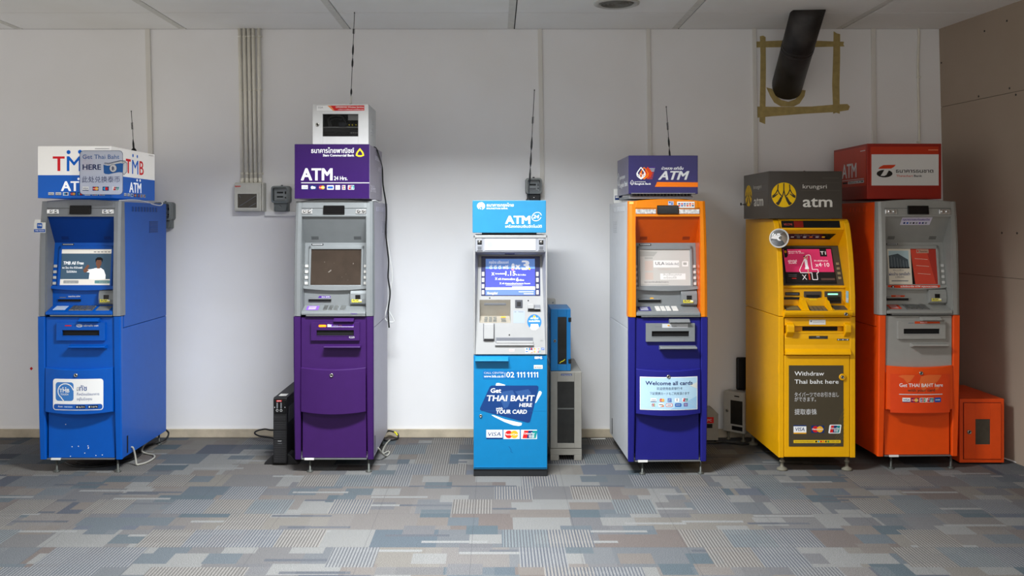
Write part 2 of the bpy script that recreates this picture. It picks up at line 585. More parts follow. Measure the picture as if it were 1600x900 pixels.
# ceiling: gypsum panels 1.2 x 0.6 m with open joints
c = MB()
c.box(XL, 4.2, -2.5, WY + .15, CZ + .012, CZ + .12, GAPM)
xj = [-2.26 + 1.197 * k for k in range(-3, 6)]
yj = [WY - .535 - .6 * k for k in range(0, 15)]
ys_ = [WY] + yj
for a, b_ in zip(ys_[1:], ys_[:-1]):
    for x0, x1 in zip(xj[:-1], xj[1:]):
        c.box(x0 + .004, x1 - .004, a + .005, b_ - .005, CZ, CZ + .012, CEILM)
for i, xx in enumerate(xj[2:]):
    c.box(xx - .05, xx - .006, yj[5], WY, CZ - .0012, CZ, BANDM)
structure(c.build('ceiling'))

# right wall: bare boards, leaning a touch and opening towards the viewer
T0, T1, B0, B1 = (3.234, WY), (4.24, -2.0), (3.305, WY), (4.31, -2.0)
def rw(y, z):                       # x of the right wall's face
    t = (WY - y) / (WY + 2.0); k = z / CZ
    return (B0[0] * (1 - k) + T0[0] * k) * (1 - t) + (B1[0] * (1 - k) + T1[0] * k) * t
r = MB()
for z0, z1 in ((0, 1.205), (1.208, 2.408), (2.411, CZ)):
    r.hexa([(rw(-2, z0), -2, z0), (rw(-2, z0) + .12, -2, z0), (rw(WY, z0) + .12, WY, z0), (rw(WY, z0), WY, z0),
            (rw(-2, z1), -2, z1), (rw(-2, z1) + .12, -2, z1), (rw(WY, z1) + .12, WY, z1), (rw(WY, z1), WY, z1)], BOARD)
r.hexa([(rw(-2, 0) + .008, -2, 0), (rw(-2, 0) + .1, -2, 0), (rw(WY, 0) + .1, WY, 0), (rw(WY, 0) + .008, WY, 0),
        (rw(-2, CZ) + .008, -2, CZ), (rw(-2, CZ) + .1, -2, CZ), (rw(WY, CZ) + .1, WY, CZ), (rw(WY, CZ) + .008, WY, CZ)], GAPM)
SCREWM = mat('dark_screw', (40, 36, 34), .6)
for y, z in ((6.10, 2.88), (6.33, 2.86), (6.83, 2.73), (6.09, 2.44), (6.03, 2.39), (6.41, 2.43), (6.2, 1.5), (6.05, 1.5)):
    xx = rw(y, z)
    r.cyl((xx + .004, y, z), (xx - .002, y, z), .007, SCREWM, 10)
structure(r.build('wall_right'))

# raw concrete kerb along the foot of the back wall
bb = MB()
bb.box(XL, 3.3, WY - .016, WY, 0, .062, CONC, .004)
structure(bb.build('baseboard_back'))

# cover strips over the wall joints (they lean a little, as nailed)
def batten(n, xt, xb, wd, zb=.062, dep=.012, m=TRIMM):
    o = MB().hexa([(xb - wd / 2, WY - dep, zb), (xb + wd / 2, WY - dep, zb), (xb + wd / 2, WY, zb), (xb - wd / 2, WY, zb),
                   (xt - wd / 2, WY - dep, CZ), (xt + wd / 2, WY - dep, CZ), (xt + wd / 2, WY, CZ), (xt - wd / 2, WY, CZ)], m, .003)
    structure(o.build('trim_%d' % n))
X = lambda px: (px - 775) * WY / 1466
batten(1, X(231), X(246), .036)
batten(2, X(843.5), X(853), .03)
batten(3, X(1012.5), X(1021), .03)
batten(4, X(1178), X(1186), .03)
batten(5, X(1364), X(1369), .034)
batten(6, -4.4, -4.36, .036)

# ------------------------------------------------------------------ ceiling fittings
FIXW = mat('white_enamel', (232, 232, 230), .4)
TUBE = mat('fluorescent_tube', (255, 255, 250), .3, var=0, emit=7.0)
where = ['in the middle, nearest the machines', 'at the left end', 'in the middle of the second row', 'at the right end of the second row']
for (lx, ly, lw_, ls), wh in zip(LAMPS, where):
    t = thing('ceiling_light', 'white twin-tube ceiling light %s' % wh, 'ceiling light', (lx, ly, CZ), 0, 'ceiling lights')
    h = MB()
    h.box(-.62, .62, -.16, .16, -.03, -.002, FIXW, .004)
    h.box(-.62, -.6, -.16, .16, -.09, -.03, FIXW, .003); h.box(.6, .62, -.16, .16, -.09, -.03, FIXW, .003)
    h.box(-.6, .6, -.16, -.145, -.09, -.03, FIXW, .003); h.box(-.6, .6, .145, .16, -.09, -.03, FIXW, .003)
    h.build('housing', t)
    for s in (-.07, .07):
        MB().cyl((-.59, s, -.05), (.59, s, -.05), .013, TUBE, 12).build('tube', t)

t = thing('ceiling_diffuser', 'round grey ceiling air outlet above the light blue machine', 'air vent', (.775, 6.03, CZ))
g = MB(); g.lathe((0, 0, .004), (0, 0, -1), [(.112, 0), (.148, 0), (.146, .012), (.128, .018), (.114, .006), (.112, 0)], mat('vent_ring', (196, 194, 186), .6), 40)
g.build('rim', t)
g = MB(); g.lathe((0, 0, .002), (0, 0, -1), [(.113, 0), (.113, .002), (.09, .006), (.05, .005), (.01, .007), (0, .007)], mat('vent_disc', (128, 126, 118), .8), 40)
for k in range(4):
    rr = .025 + .024 * k
    g.lathe((0, 0, -.001), (0, 0, -1), [(rr, 0), (rr + .004, 0), (rr + .004, .010), (rr, .010), (rr, 0)], mat('vent_disc', (0, 0, 0)), 32)
g.build('grille', t)
# ------------------------------------------------------------------ shared materials of the machines
SILV = mat('silver_plastic', (128, 132, 133), .42, .25, .03)
SILVD = mat('cool_silver_plastic', (128, 131, 134), .45, .2, .03)  # cooler silver-grey, the plastic's own colour
DARK = mat('black_plastic', (20, 20, 22), .35, var=.1)
SLOT = mat('slot_black', (8, 8, 9), .7, var=.1)
STEEL = mat('brushed_steel', (150, 152, 150), .3, .9, .06)
FOOTM = mat('zinc_foot', (84, 86, 82), .5, .5, .1)
CHROME = mat('chrome', (215, 215, 212), .15, 1.0, .02)
LENS = mat('lamp_reflector', (215, 218, 220), .18, .9, .3, 60)
CAMW = mat('smoked_window', (14, 13, 14), .12, var=0)
RAIL = mat('aluminium_rail', (140, 142, 142), .35, .7, .04)
KEYW = mat('pale_key', (198, 196, 190), .5, var=.05)
KEYG = mat('grey_keypad', (120, 122, 120), .45, .3, .05)
TAGW = mat('paper_tag', (225, 224, 218), .7, var=.05)
LOCKM = mat('lock_steel', (170, 168, 160), .25, .9, .05)

def lock(mb, x, y, z, r, n=(0, -1, 0)):
    mb.lathe((x, y, z), n, [(r * 1.1, -.001), (r * 1.1, .004), (r * .9, .007), (r * .55, .007), (r * .5, .004), (0, .004)], LOCKM, 20)
    mb.lathe((x, y, z), n, [(r * .3, .004), (r * .3, .006), (0, .006)], SLOT, 10)
    return mb

def foot(x, y, ztop):
    m = MB()
    m.lathe((x, y, 0), (0, 0, 1), [(.020, 0), (.021, .004), (.013, .010), (.007, .013), (.0065, ztop)], FOOTM, 16)
    return m

def bowl(u, hw, d):            # convex bulge across the door
    return d * (1 - (u / hw) ** 2)

def cash_machine(name, label, X0, Y0, rz, W, C, opts):
    """slim floor standing machine with hooded alcove; local origin on the floor under the fascia's front"""
    t = thing(name, label, 'cash machine', (X0, Y0, 0), rz, 'cash machines along the wall')
    h = W / 2
    hc = h - .006                           # the steel shell sits a little inside the fascia
    ow = .205 * W / .5                      # half width of the alcove
    D = opts.get('depth', .83)
    # cabinet: hollow steel shell
    b = MB(); cb = C['cabinet']
    for s in (-1, 1):
        x0, x1 = sorted((s * (hc - .012), s * hc))
        b.box(x0, x1, .068, D, .905, 1.70, cb, .003); b.box(x0, x1, .045, D, .083, .902, cb, .003)
    b.box(-h + .012, h - .012, .06, D, 1.686, 1.70, cb); b.box(-h + .012, h - .012, D - .012, D, .083, 1.69, cb)
    b.box(-h + .012, h - .012, .06, D, .083, .10, cb)
    b.box(-h + .012, h - .012, .17, .18, .1, 1.69, SLOT)
    b.build('cabinet', t)
    for s in opts.get('sides', (1,)):
        v = MB()
        for k in range(9):
            y0 = .20 + k * .052
            x0, x1 = sorted((s * (hc - .001), s * (hc + .0022)))
            v.box(x0, x1, y0, y0 + .03, 1.64, 1.672, C.get('vent', cb), .001)
        v.build('side_vent', t); v = MB()
        for k in range(6):
            z0 = 1.50 + k * .0135
            v.box(x0, x1, .50, .66, z0, z0 + .009, C.get('vent', cb), .001)
        v.build('side_vent', t)
        n = MB(); ys = opts.get('slot_y', .115)
        x0, x1 = sorted((s * (hc - .004), s * (hc + .0012)))
        n.box(x0, x1, ys, ys + .02, .10, .21, SLOT); n.build('cable_slot', t)
    # fascia: two posts and a head
    f = MB(); fm = C['fascia']
    secs = [(.985, 0, 0), (1.2, .001, .001), (1.42, .008, .002), (1.60, .022, .004), (1.703, .034, .0055)]
    for s in (-1, 1):
        rings = []
        for z, dy, dx in secs:
            ho = h + .001 - dx
            P = [(s * ow, dy), (s * (ho - .022), dy), (s * (ho - .006), dy + .008), (s * ho, dy + .026), (s * ho, .075), (s * ow, .075)]
            if s < 0: P.reverse()
            rings.append([(x, y, z) for x, y in P])
        f.loft(rings, fm)
    n = 16
    rings = []
    for k in range(n + 1):
        x = -h + .034 + (W - .068) * k / n
        zt = 1.716 - .013 * (2 * k / n - 1) ** 2
        e = .004 if k in (0, n) else 0
        rings.append([(x, .0245, 1.618), (x, .0335 + e, zt - .004), (x, .04 + e, zt), (x, .12, zt), (x, .12, 1.618)])
    f.loft(rings, fm)
    f.box(-ow, ow, .026, .03, 1.6585, 1.66, SLOT)
    f.box(-ow, ow, .0215, .05, 1.606, 1.6195, fm, .002)
    fo = f.build('fascia', t)
    cw = MB(); cw.hexa([(-.068, .012, 1.622), (.068, .012, 1.622), (.066, .05, 1.622), (-.066, .05, 1.622),
                        (-.066, .018, 1.676), (.066, .018, 1.676), (.066, .05, 1.676), (-.066, .05, 1.676)], CAMW, .003)
    cw.build('camera_window', fo)
    lm = C.get('lamp', 'pair')
    for s in (-1, 1):
        l = MB()
        if lm == 'pair':
            x0, x1 = sorted((s * .135, s * (ow - .003)))
            l.box(x0, x1, .020, .03, 1.6225, 1.653, LENS, .003)
            l.cyl((s * .155, .0215, 1.638), (s * .155, .017, 1.638), .010, CHROME, 14)
            l.cyl((s * .185, .0215, 1.638), (s * .185, .017, 1.638), .009, CHROME, 14)
        else:
            x0, x1 = sorted((s * .072, s * (ow - .003)))
            l.box(x0, x1, .021, .03, 1.6225, 1.653, LENS, .002)
        l.build('lamp_reflector', fo)
    # alcove
    am = C['alcove']
    for s in (-1, 1):
        x0, x1 = sorted((s * ow, s * (ow - .004)))
        a = MB().prism([(.02, 1.0), (.15, 1.0), (.15, 1.45), (.135, 1.46), (.03, 1.618), (.022, 1.618)], x0, x1, 'x', am)
        a.build('alcove_wall', t)
    hd = MB()
    hx = ow - .004
    hd.hexa([(-hx, .03, 1.612), (hx, .03, 1.612), (hx, .034, 1.62), (-hx, .034, 1.62),
             (-hx, .126, 1.438), (hx, .126, 1.438), (hx, .134, 1.445), (-hx, .134, 1.445)], C['hood'])
    ho = hd.build('hood', t)
    V = (0, -.096, .174)
    for s in (-1, 1):
        g = Gfx((s * .135, .116, 1.4565), FU, V, 0, 0, 1, 1, .0006)
        for k in range(5):
            g.rect(-.023, -.008 - k * .0048, .023, -.0048 - k * .0048, mat('speaker_slit_' + C['key'], C['slit'], .7, var=.05), 0)
        g.build('speaker_grille', ho)
    # screen bezel, leaning back
    BZ0, BZ1 = 1.146, 1.442
    def bz(z): return .085 + (z - BZ0) / (BZ1 - BZ0) * .040
    def slab(mb, x0, x1, z0, z1, fr, bk, m, bev=.002):
        return mb.hexa([(x0, bz(z0) - fr, z0), (x1, bz(z0) - fr, z0), (x1, bz(z0) + bk, z0), (x0, bz(z0) + bk, z0),
                        (x0, bz(z1) - fr, z1), (x1, bz(z1) - fr, z1), (x1, bz(z1) + bk, z1), (x0, bz(z1) + bk, z1)], m, bev)
    z = MB(); bm_ = C['bezel']
    slab(z, -hx, hx, BZ0 + .004, BZ1, 0, .03, bm_, .001)
    sw = .160; s0, s1 = 1.172, 1.400
    rings = []
    for k in range(13):                                    # lower lip, sagging in the middle
        x = -hx + 2 * hx * k / 12
        zz = BZ0 - .006 + .012 * (2 * k / 12 - 1) ** 2
        rings.append([(x, bz(BZ0) - .014, zz), (x, bz(BZ0) - .012, BZ0 + .022), (x, bz(BZ0) + .01, BZ0 + .022), (x, bz(BZ0) + .01, zz)])
    z.loft(rings, bm_)
    slab(z, -sw - .014, -sw + .001, s0 - .012, s1 + .02, .012, .004, bm_, .003)
    slab(z, sw - .001, sw + .014, s0 - .012, s1 + .02, .012, .004, bm_, .003)
    slab(z, -sw - .014, sw + .014, s1 - .001, s1 + .02, .012, .004, bm_, .003)
    slab(z, -sw - .014, sw + .014, s0 - .012, s0 + .001, .012, .004, bm_, .003)
    zo = z.build('screen_bezel', t)
    sc = MB(); slab(sc, -sw, sw, s0, s1, .003, .0, C['screen'], 0)
    so = sc.build('screen', zo)
    if opts.get('screen_gfx'):
        # drawing units: 0..100 across, 0..72 down
        g = Gfx((0, bz(s0) - .003, s0), FU, (0, .040, BZ1 - BZ0), 50, 72, 2 * sw / 100, (s1 - s0) / 72 * 1.009, .0006)
        opts['screen_gfx'](g); g.build('screen_picture', zo)
    for s in (-1, 1):
        for k in range(4):
            kb = MB(); zz = 1.292 - k * .036
            slab(kb, s * (hx - .014) - .0105, s * (hx - .014) + .0105, zz - .009, zz + .009, .006, .002, C['fkey'], .0025)
            kb.build('function_key', zo)
    pl = MB(); slab(pl, -.16, -.085, 1.424, 1.435, .004, 0, DARK, .003)
    g = Gfx((-.1225, bz(1.4295) - .004, 1.4295), FU, FV, 0, 0, .001, .001, .0008)
    g.rect(-32, -3, 32, 3, PALE, 0, 1)
    for k in range(7): g.rect(-28 + k * 8, -2, -23 + k * 8, 2, GREYI, 1)
    pl.build('maker_plate', zo); g.build('plate_lettering', zo)
    # console: card face, shelf, lip
    k_ = MB(); cm = C['console']
    k_.box(-hx, hx, .096, .13, 1.02, 1.15, cm, .001)
    k_.hexa([(-hx, -.004, .992), (hx, -.004, .992), (hx, .13, .992), (-hx, .13, .992),
             (-hx, -.004, 1.010), (hx, -.004, 1.010), (hx, .13, 1.054), (-hx, .13, 1.054)], cm, .004)
    k_.box(-hx + .03, hx, -.004, .02, .984, .991, RAIL, .001)
    ko = k_.build('console', t)
    m = MB(); m.box(-.172, -.03, .088, .098, 1.068, 1.082, SLOT, .001); m.box(-.172, -.03, .083, .098, 1.083, 1.090, cm, .001)
    m.build('card_slot', ko)
    g = Gfx((0, .096, 1.0), FU, FV, 0, 0, 1, 1, .0015)
    opts.get('slot_gfx', lambda g: None)(g)
    if g.v: g.build('slot_label', ko)
    rp = MB(); rm = C.get('printer', SILV)
    prof = [(.088, 1.048), (.066, 1.056), (.062, 1.085), (.066, 1.122), (.078, 1.140), (.1, 1.142), (.1, 1.048)]
    rp.prism(prof, .095, hx - .003, 'x', rm, .002)
    rp.box(.128, .160, .0605, .07, 1.086, 1.112, CAMW, .001)
    rp.build('receipt_printer', ko)
    g = Gfx((0, .0605, 1.0), FU, FV, 0, 0, 1, 1, .002)
    YT = ink('warning_yellow', (240, 225, 40))
    g.text('ใบบันทึก', .105, -.066, .012, YT, .062, 'l', .05, 0, 1)
    g.rect(.15, -.082, .168, -.071, WHITE, 0)
    for k in range(4): g.rect(.106 + k * .014, -.084, .116 + k * .014, -.080, YT, 0)
    g.build('printer_label', ko)
    SV = (0, .134, .044)
    kp = MB()
    def shelf(v): return (-.004 + v * .950, 1.010 + v * .312)         # along the sloping shelf
    def sh_box(mb, u0, u1, v0, v1, hgt, m_, bev=.001):
        (ya, za), (yb, zb) = shelf(v0), shelf(v1)
        return mb.hexa([(u0, ya, za - .002), (u1, ya, za - .002), (u1, yb, zb - .002), (u0, yb, zb - .002),
                        (u0, ya, za + hgt), (u1, ya, za + hgt), (u1, yb, zb + hgt), (u0, yb, zb + hgt)], m_, bev)
    sh_box(kp, -.075, .075, .022, .098, .002, C.get('keypad', KEYG))
    for i in range(4):
        for j in range(4):
            u0 = (-.07, -.037, -.004, .034)[j]; wd = .027 if j < 3 else .034
            sh_box(kp, u0, u0 + wd, .026 + i * .018, .040 + i * .018, .006, KEYW if C.get('keylight') else STEEL, .0015)
    kp.build('keypad', ko)
    pdm = MB(); sh_box(pdm, .095, .178, .025, .095, .0015, C.get('pad', SILVD)); pdm.build('reader_pad', ko)
    g = Gfx((0, -.004, 1.010), FU, SV, 0, 0, 1, 1, .0022)
    g.rrect(-.178, -.095, -.1, -.03, .004, C['sticker'], 0)
    for k in range(3): g.rect(-.165, -.083 + k * .017, -.118, -.076 + k * .017, PALE, 1)
    g.build('shelf_sticker', ko)
    g = Gfx((0, -.004, 1.010), FU, SV, 0, 0, 1, 1, .0022)
    g.rect(.112, -.085, .165, -.04, C.get('padink', PALE), 0); g.build('pad_sticker', ko)
    g = Gfx((.13, -.004, 1.0), FU, FV, 0, 0, 1, 1, .0008)
    if opts.get('lip_text'): g.text(opts['lip_text'], 0, .003, .008, C.get('lipink', PURI), .04, 'c', .03); g.build('lip_mark', ko)
    # lower body: tapering side pillars
    pm = C['pillar']
    for s in (-1, 1):
        q = MB(); rings = []
        for zz, y, xi, xo in ((.981, 0, ow + .001, h), (.7, .004, ow + .001, h), (.36, .014, ow + .003, h - .001), (.083, .026, ow + .006, h - .003)):
            P = [(s * xi, y + .004), (s * (xi + .006), y), (s * (xo - .006), y), (s * xo, y + .007), (s * (h - .002), .044), (s * xi, .05)]
            if s < 0: P.reverse()
            rings.append([(x, yy, zz) for x, yy in P])
        q.loft(rings, pm); q.build('side_pillar', t)
    up = MB(); um = C['upper']
    up.box(-ow + .001, ow - .001, .014, .05, .62, .978, um, .003)
    uo = up.build('dispenser_panel', t)
    fr = MB(); dm = C['dispenser']
    x0, x1, z0, z1 = -.140, .164, .832, .945
    a0, a1, b0, b1 = -.104, .128, .864, .897
    fr.box(x0, a0, -.004, .016, z0, z1, dm, .001); fr.box(a1, x1, -.004, .016, z0, z1, dm, .001)
    fr.box(a0 - .001, a1 + .001, -.004, .016, z0, b0, dm, .001); fr.box(a0 - .001, a1 + .001, -.004, .016, b1, z1, dm, .001)
    fr.build('dispenser_frame', uo)
    sl = MB(); sl.box(a0, a1, .008, .0142, b0, b1, SLOT); sl.box(a0, a1, -.006, .01, b0 - .005, b0, C.get('sill', dm), .001); sl.build('cash_slot', uo)
    aw = MB(); aw.prism([(-.024, .948), (-.03, .955), (-.004, .972), (.016, .972), (.016, .948)], .004, .130, 'x', dm, .002); aw.build('awning', uo)
    lg = MB(); lg.prism([(.016, .780), (-.026, .786), (-.034, .792), (-.03, .800), (.016, .806)], -.056, .172, 'x', C['ledge'], .002); lg.build('ledge_handle', uo)
    g = Gfx((0, -.004, 1.0), FU, FV, 0, 0, 1, 1, .0008)
    opts.get('disp_gfx', lambda g: None)(g)
    if g.v: g.build('dispenser_label', uo)
    # service door, bulging towards the customer
    d = MB(); dn = C['door']; n = 20; rings = []
    dw = ow - .003
    for k in range(n + 1):
        x = -dw + 2 * dw * k / n
        q = 1 - (2 * k / n - 1) ** 2
        y = .002 - .030 * q
        zt = .664 - .010 * q; zb = .385 - .012 * q
        rings.append([(x, y + .004, zb), (x, y, zb + .004), (x, y, zt - .004), (x, y + .004, zt), (x, .045, zt), (x, .045, zb)])
    d.loft(rings, dn); do = d.build('service_door', t)
    lk = MB(); lock(lk, -.006, -.028, .620, .011); lk.build('door_lock', do)
    if opts.get('door_gfx'):
        g = Gfx((0, .002, 1.0), FU, FV, 0, 0, 1, 1, .0034, lambda u, v: .030 * (1 - (u / dw) ** 2))
        opts['door_gfx'](g); g.build('door_sticker', do)
    kk = MB(); kk.box(-ow + .004, ow - .004, .038, .055, .09, .60, C['kick'], .003); kk.build('kick_panel', t)
    bt = MB(); bt.box(-ow, ow, .024, .06, .082, .089, RAIL, .001); bt.box(-.185, -.125, .020, .03, .080, .092, TAGW, .001); bt.build('bottom_rail', t)
    for fx in (-.155, .215):
        for fy in (.05, D - .06):
            foot(fx * W / .5, fy, .084).build('foot', t)
    return t, fo

def plain_sign(name, label, X0, Y0, Z0, rz, W, D, H, m, side_gfx=None, front=None, frame=None):
    t = thing(name, label, 'sign', (X0, Y0, Z0), rz, 'box signs on top of the machines')
    MB().box(-W / 2, W / 2, 0, D, 0, H, m, .003).build('sign_box', t)
    return t

# ================================================================== 1 blue machine at the left
BLUE = mat('blue_enamel', (0, 82, 174), .42, spec=.35, var=.03, coat=.05)
BLUED = mat('blue_enamel_shaded', (2, 58, 140), .3, var=.03, coat=.05)  # the hood's self-shadow, put into a darker copy of the blue
PICT = mat('screen_photo_teal', (58, 84, 104), .2, var=0, emit=.35)
SCRW = mat('screen_cream', (215, 210, 200), .2, var=0, emit=.45)
def scr_blue(g):
    g.rect(0, 0, 100, 72, PICT, 0)
    g.rect(0, 0, 100, 9, SCRW, 1); g.rect(0, 60, 100, 72, SCRW, 1)
    W_ = ink('screen_white', (240, 240, 240), .6)
    SK = ink('screen_skin', (120, 80, 62), .25); HR = ink('screen_hair', (22, 20, 22), .1)
    g.text('TMB All Free', 5, 31, 6.2, W_, 40, 'l', .03, .1, 2)
    g.text('กด โอน จ่าย ทั่วไทยฟรี', 3, 39, 3.4, W_, 40, 'l', .01, .05, 2)
    g.text('ไม่มีลิมิต', 12, 47, 3.6, W_, 20, 'l', .01, .05, 2)
    g.poly([(57, 60), (58, 47), (52, 46), (53, 41), (62, 40), (70, 38), (80, 38), (86, 42), (90, 52), (90, 60)], W_, 2)
    g.poly([(52, 46), (47, 47), (45, 42), (53, 31), (57, 33), (53, 41), (57, 42)], SK, 3)
    g.ell(75, 28, 5.6, 8, SK, 3); g.rect(72, 33, 78, 39, SK, 3)
    g.poly([(69, 27), (68, 20), (72, 16.5), (79, 16.5), (83, 20), (82, 27), (80, 22), (71, 22)], HR, 4)
    g.rrect(7, 62.5, 37, 68.5, 1, ink('screen_button', (150, 152, 150), .3), 2); g.rrect(69, 62.5, 99, 68.5, 1, ink('screen_button_teal', (96, 140, 140), .3), 2)
    g.text('English', 12, 67, 2.6, PALE, 18, 'l', 0, 0, 3); g.text('ภาษาไทย', 78, 67, 2.6, PALE, 16, 'l', 0, 0, 3)
    for k in range(5): g.rect(64 + k * 7, 5, 69 + k * 7, 6.6, GREYI, 2)
def disp_blue(g):
    g.text('TMB', -.012, .079, .010, WHITE, .034, 'l', .04)
    g.ring(.005, .075, .020, .009, .002, WHITE, 0, n=20)
    g.text('บริการเงิน ออก', .032, .079, .010, WHITE, .09, 'l', .02)
    g.rect(-.085, .071, -.045, .078, RED, 0)
def door_blue(g):
    # local metres: y down from z=1.0
    x0, x1, z0, z1 = -.155, .158, .405, .597
    g.rrect(x0, .403, x1, .598, .018, WHITE, 0)
    SKY = ink('app_blue', (62, 122, 190))
    g.rrect(x0 + .005, .560, x1 - .005, .594, .014, BLU, 1)
    g.rrect(x0 + .018, .424, x0 + .135, .540, .018, SKY, 1)
    g.ring(x0 + .083, .480, .052, .050, .006, WHITE, 2, 120, 320, 24)
    g.line([(x0 + .056, .522), (x0 + .072, .540)], .006, WHITE, 2)
    g.line([(x0 + .121, .449), (x0 + .135, .474)], .006, WHITE, 2)
    g.text('TMB', x0 + .076, .487, .022, WHITE, .064, 'c', .05, 0, 3)
    g.ell(x0 + .067, .458, .004, .004, WHITE, 3, 12); g.ell(x0 + .085, .458, .004, .004, WHITE, 3, 12)
    g.text('TOUCH', x0 + .076, .505, .011, WHITE, .05, 'c', .03, 0, 3)
    DB = ink('touch_navy', (46, 76, 140))
    g.text('มี', x0 + .155, .476, .020, GREYI, .013, 'l', 0, 0, 2)
    g.text('ทัช', x0 + .172, .476, .030, DB, .044, 'l', .02, 0, 2)
    g.text('ก็เหมือนมีธนาคาร', x0 + .155, .505, .014, DB, .135, 'l', .0, 0, 2)
    g.text('อยู่ในมือคุณ', x0 + .155, .535, .014, DB, .092, 'l', .0, 0, 2)
    g.text('ค้นหา', x0 + .035, .580, .008, WHITE, .03, 'l', .02, 0, 2); g.rect(x0 + .072, .572, x0 + .13, .582, SKY, 2)
    g.text('TMB TOUCH', x0 + .076, .580, .006, WHITE, .05, 'l', .02, 0, 3)
    for k in range(2):
        a = x0 + .148 + .075 * k
        g.rrect(a, .568, a + .06, .586, .003, BLACK, 2); g.ell(a + .009, .577, .005, .005, WHITE, 3, 10)
        g.text('App Store' if k == 0 else 'Google Play', a + .018, .580, .007, WHITE, .038, 'l', .02, 0, 3)
def slot_blue(g):
    g.text('สอดบัตร ATM', -.11, -.096, .008, WHITE, .075, 'l', .03)
    g.rect(-.165, -.096, -.125, -.091, GREYI, 0)
    g.rect(-.05, -.158, .06, -.149, WHITE, 0)
    for k in range(8): g.rect(-.044 + k * .013, -.156, -.036 + k * .013, -.151, RED if k < 1 else NAVY, 1)
Cb = dict(key='blue', cabinet=BLUE, fascia=SILVD, alcove=SILVD, hood=BLUED, slit=(6, 40, 110), bezel=BLUE, screen=CAMW, fkey=KEYW,
          console=BLUE, sticker=ink('sticker_pale_blue', (175, 195, 225)), pad=SILVD, pillar=BLUE, upper=BLUE, dispenser=BLUE, ledge=BLUE,
          door=BLUE, kick=BLUE, vent=mat('blue_vent', (4, 58, 128), .5), keypad=mat('dark_keypad', (92, 92, 92), .5))
mb_, mbf = cash_machine('cash_machine', 'blue cash machine with a grey fascia, at the left end of the row', -2.605, 5.86, 0, .52, Cb,
             dict(screen_gfx=scr_blue, disp_gfx=disp_blue, door_gfx=door_blue, slot_gfx=slot_blue))
ch = MB()
for (x, z) in ((-.06, .16), (-.02, .163), (.04, .165), (.042, .15), (.02, .12), (-.10, .30), (.09, .105), (.13, .108), (-.07, .10), (.043, .155)):
    ch.lathe((x, .0382, z), (0, -1, 0), [(.0036, -.001), (.0034, .0003), (0, .0003)], TAGW, 7, False)
ch.build('chipped_paint', mb_, 'white chips in the blue paint')
# little tag on a bracket at the left cheek
tg = MB(); tg.box(-.275, -.202, -.014, -.011, 1.505, 1.570, TAGW, .001); tg.box(-.235, -.225, -.012, .01, 1.55, 1.56, STEEL)
tg.box(-.27, -.235, -.0145, -.010, 1.565, 1.588, TAGW, .001)
tgo = tg.build('tag_plate', mb_, 'small white and blue tag on the left cheek')
g = Gfx((0, -.014, 0), FU, FV, 0, 0, 1, 1, .0008)
g.rrect(-.255, -1.566, -.222, -1.532, .006, BLU, 0); g.rect(-.273, -1.528, -.204, -1.509, BLU, 0)
g.text('TMB', -.2385, -1.546, .010, WHITE, .026, 'c', .03); g.text('TMB TOUCH', -.2385, -1.515, .008, WHITE, .056, 'c', .02)
g.build('tag_print', tgo)

LITW = mat('backlit_white', (235, 233, 228), .4, var=0, emit=.38)
LITB = mat('backlit_blue', (0, 92, 190), .4, var=0, emit=.22)
LR = ink('lit_red', (214, 30, 42), .25); LB = ink('lit_blue', (0, 100, 205), .2); LW = ink('lit_letter_white', (250, 250, 250), .42)
t = thing('box_sign', 'white over blue lit box sign on the blue machine', 'sign', (-2.633, 5.86, 1.722), 0, 'box signs on top of the machines')
b = MB(); b.box(-.229, .229, 0, .75, .143, .324, LITW, .002); b.box(-.229, .229, 0, .75, 0, .143, LITB, .002); b.build('sign_box', t)
g = Gfx((0, 0, 0), FU, FV, 496.5, 670, .458 / 857, .324 / 610)
g.poly([(243, 180), (383, 180), (383, 207), (332, 207), (332, 352), (298, 352), (298, 207), (243, 207)], LR)
g.text('M', 410, 352, 172, LB, 165, 'l', .02); g.ell(428, 130, 24, 24, LB); g.ell(562, 127, 24, 24, LB)
g.text('B', 600, 352, 172, LR, 125, 'l', .03)
g.text('ATM', 345, 585, 110, LW, 320, 'l', .05); g.ell(545, 445, 13, 14, LW); g.ell(622, 445, 13, 14, LW)
for k, q in enumerate(('visa', 'visa', 'cirrus', 'mcn', 'maestro', 'plus', 'jcb', 'up')):
    g.card(q, 192 + k * 85, 602, 258 + k * 85, 640, 1)
g.rect(735, 84, 905, 95, PALE, 1)
g.build('front_lettering', t)
g = Gfx((.229, 0, 0), (0, 1, 0), FV, 0, 100, .0075, .00324)
g.poly([(31, 19), (42, 19), (42, 24), (38, 24), (38, 48), (35, 48), (35, 24), (31, 24)], LR)
g.text('M', 45, 48, 28.5, LB, 14, 'l', .01); g.ell(47, 10.5, 1.6, 3.6, LB); g.ell(57, 11, 1.6, 3.6, LB)
g.text('B', 62, 48, 28.5, LR, 10, 'l', .02)
g.text('ATM', 39, 86, 20, LW, 27, 'l', .04); g.ell(56.5, 60, 1.6, 2.6, LW); g.ell(63.5, 60, 1.6, 2.6, LW)
for k, q in enumerate(('visa', 'visa', 'cirrus', 'mcn', 'maestro', 'jcb', 'up')):
    g.card(q, 27 + k * 7.4, 88.5, 32.5 + k * 7.4, 95, 1)
g.rect(84, 3, 97, 4.5, PALE, 1)
g.build('side_lettering', t)

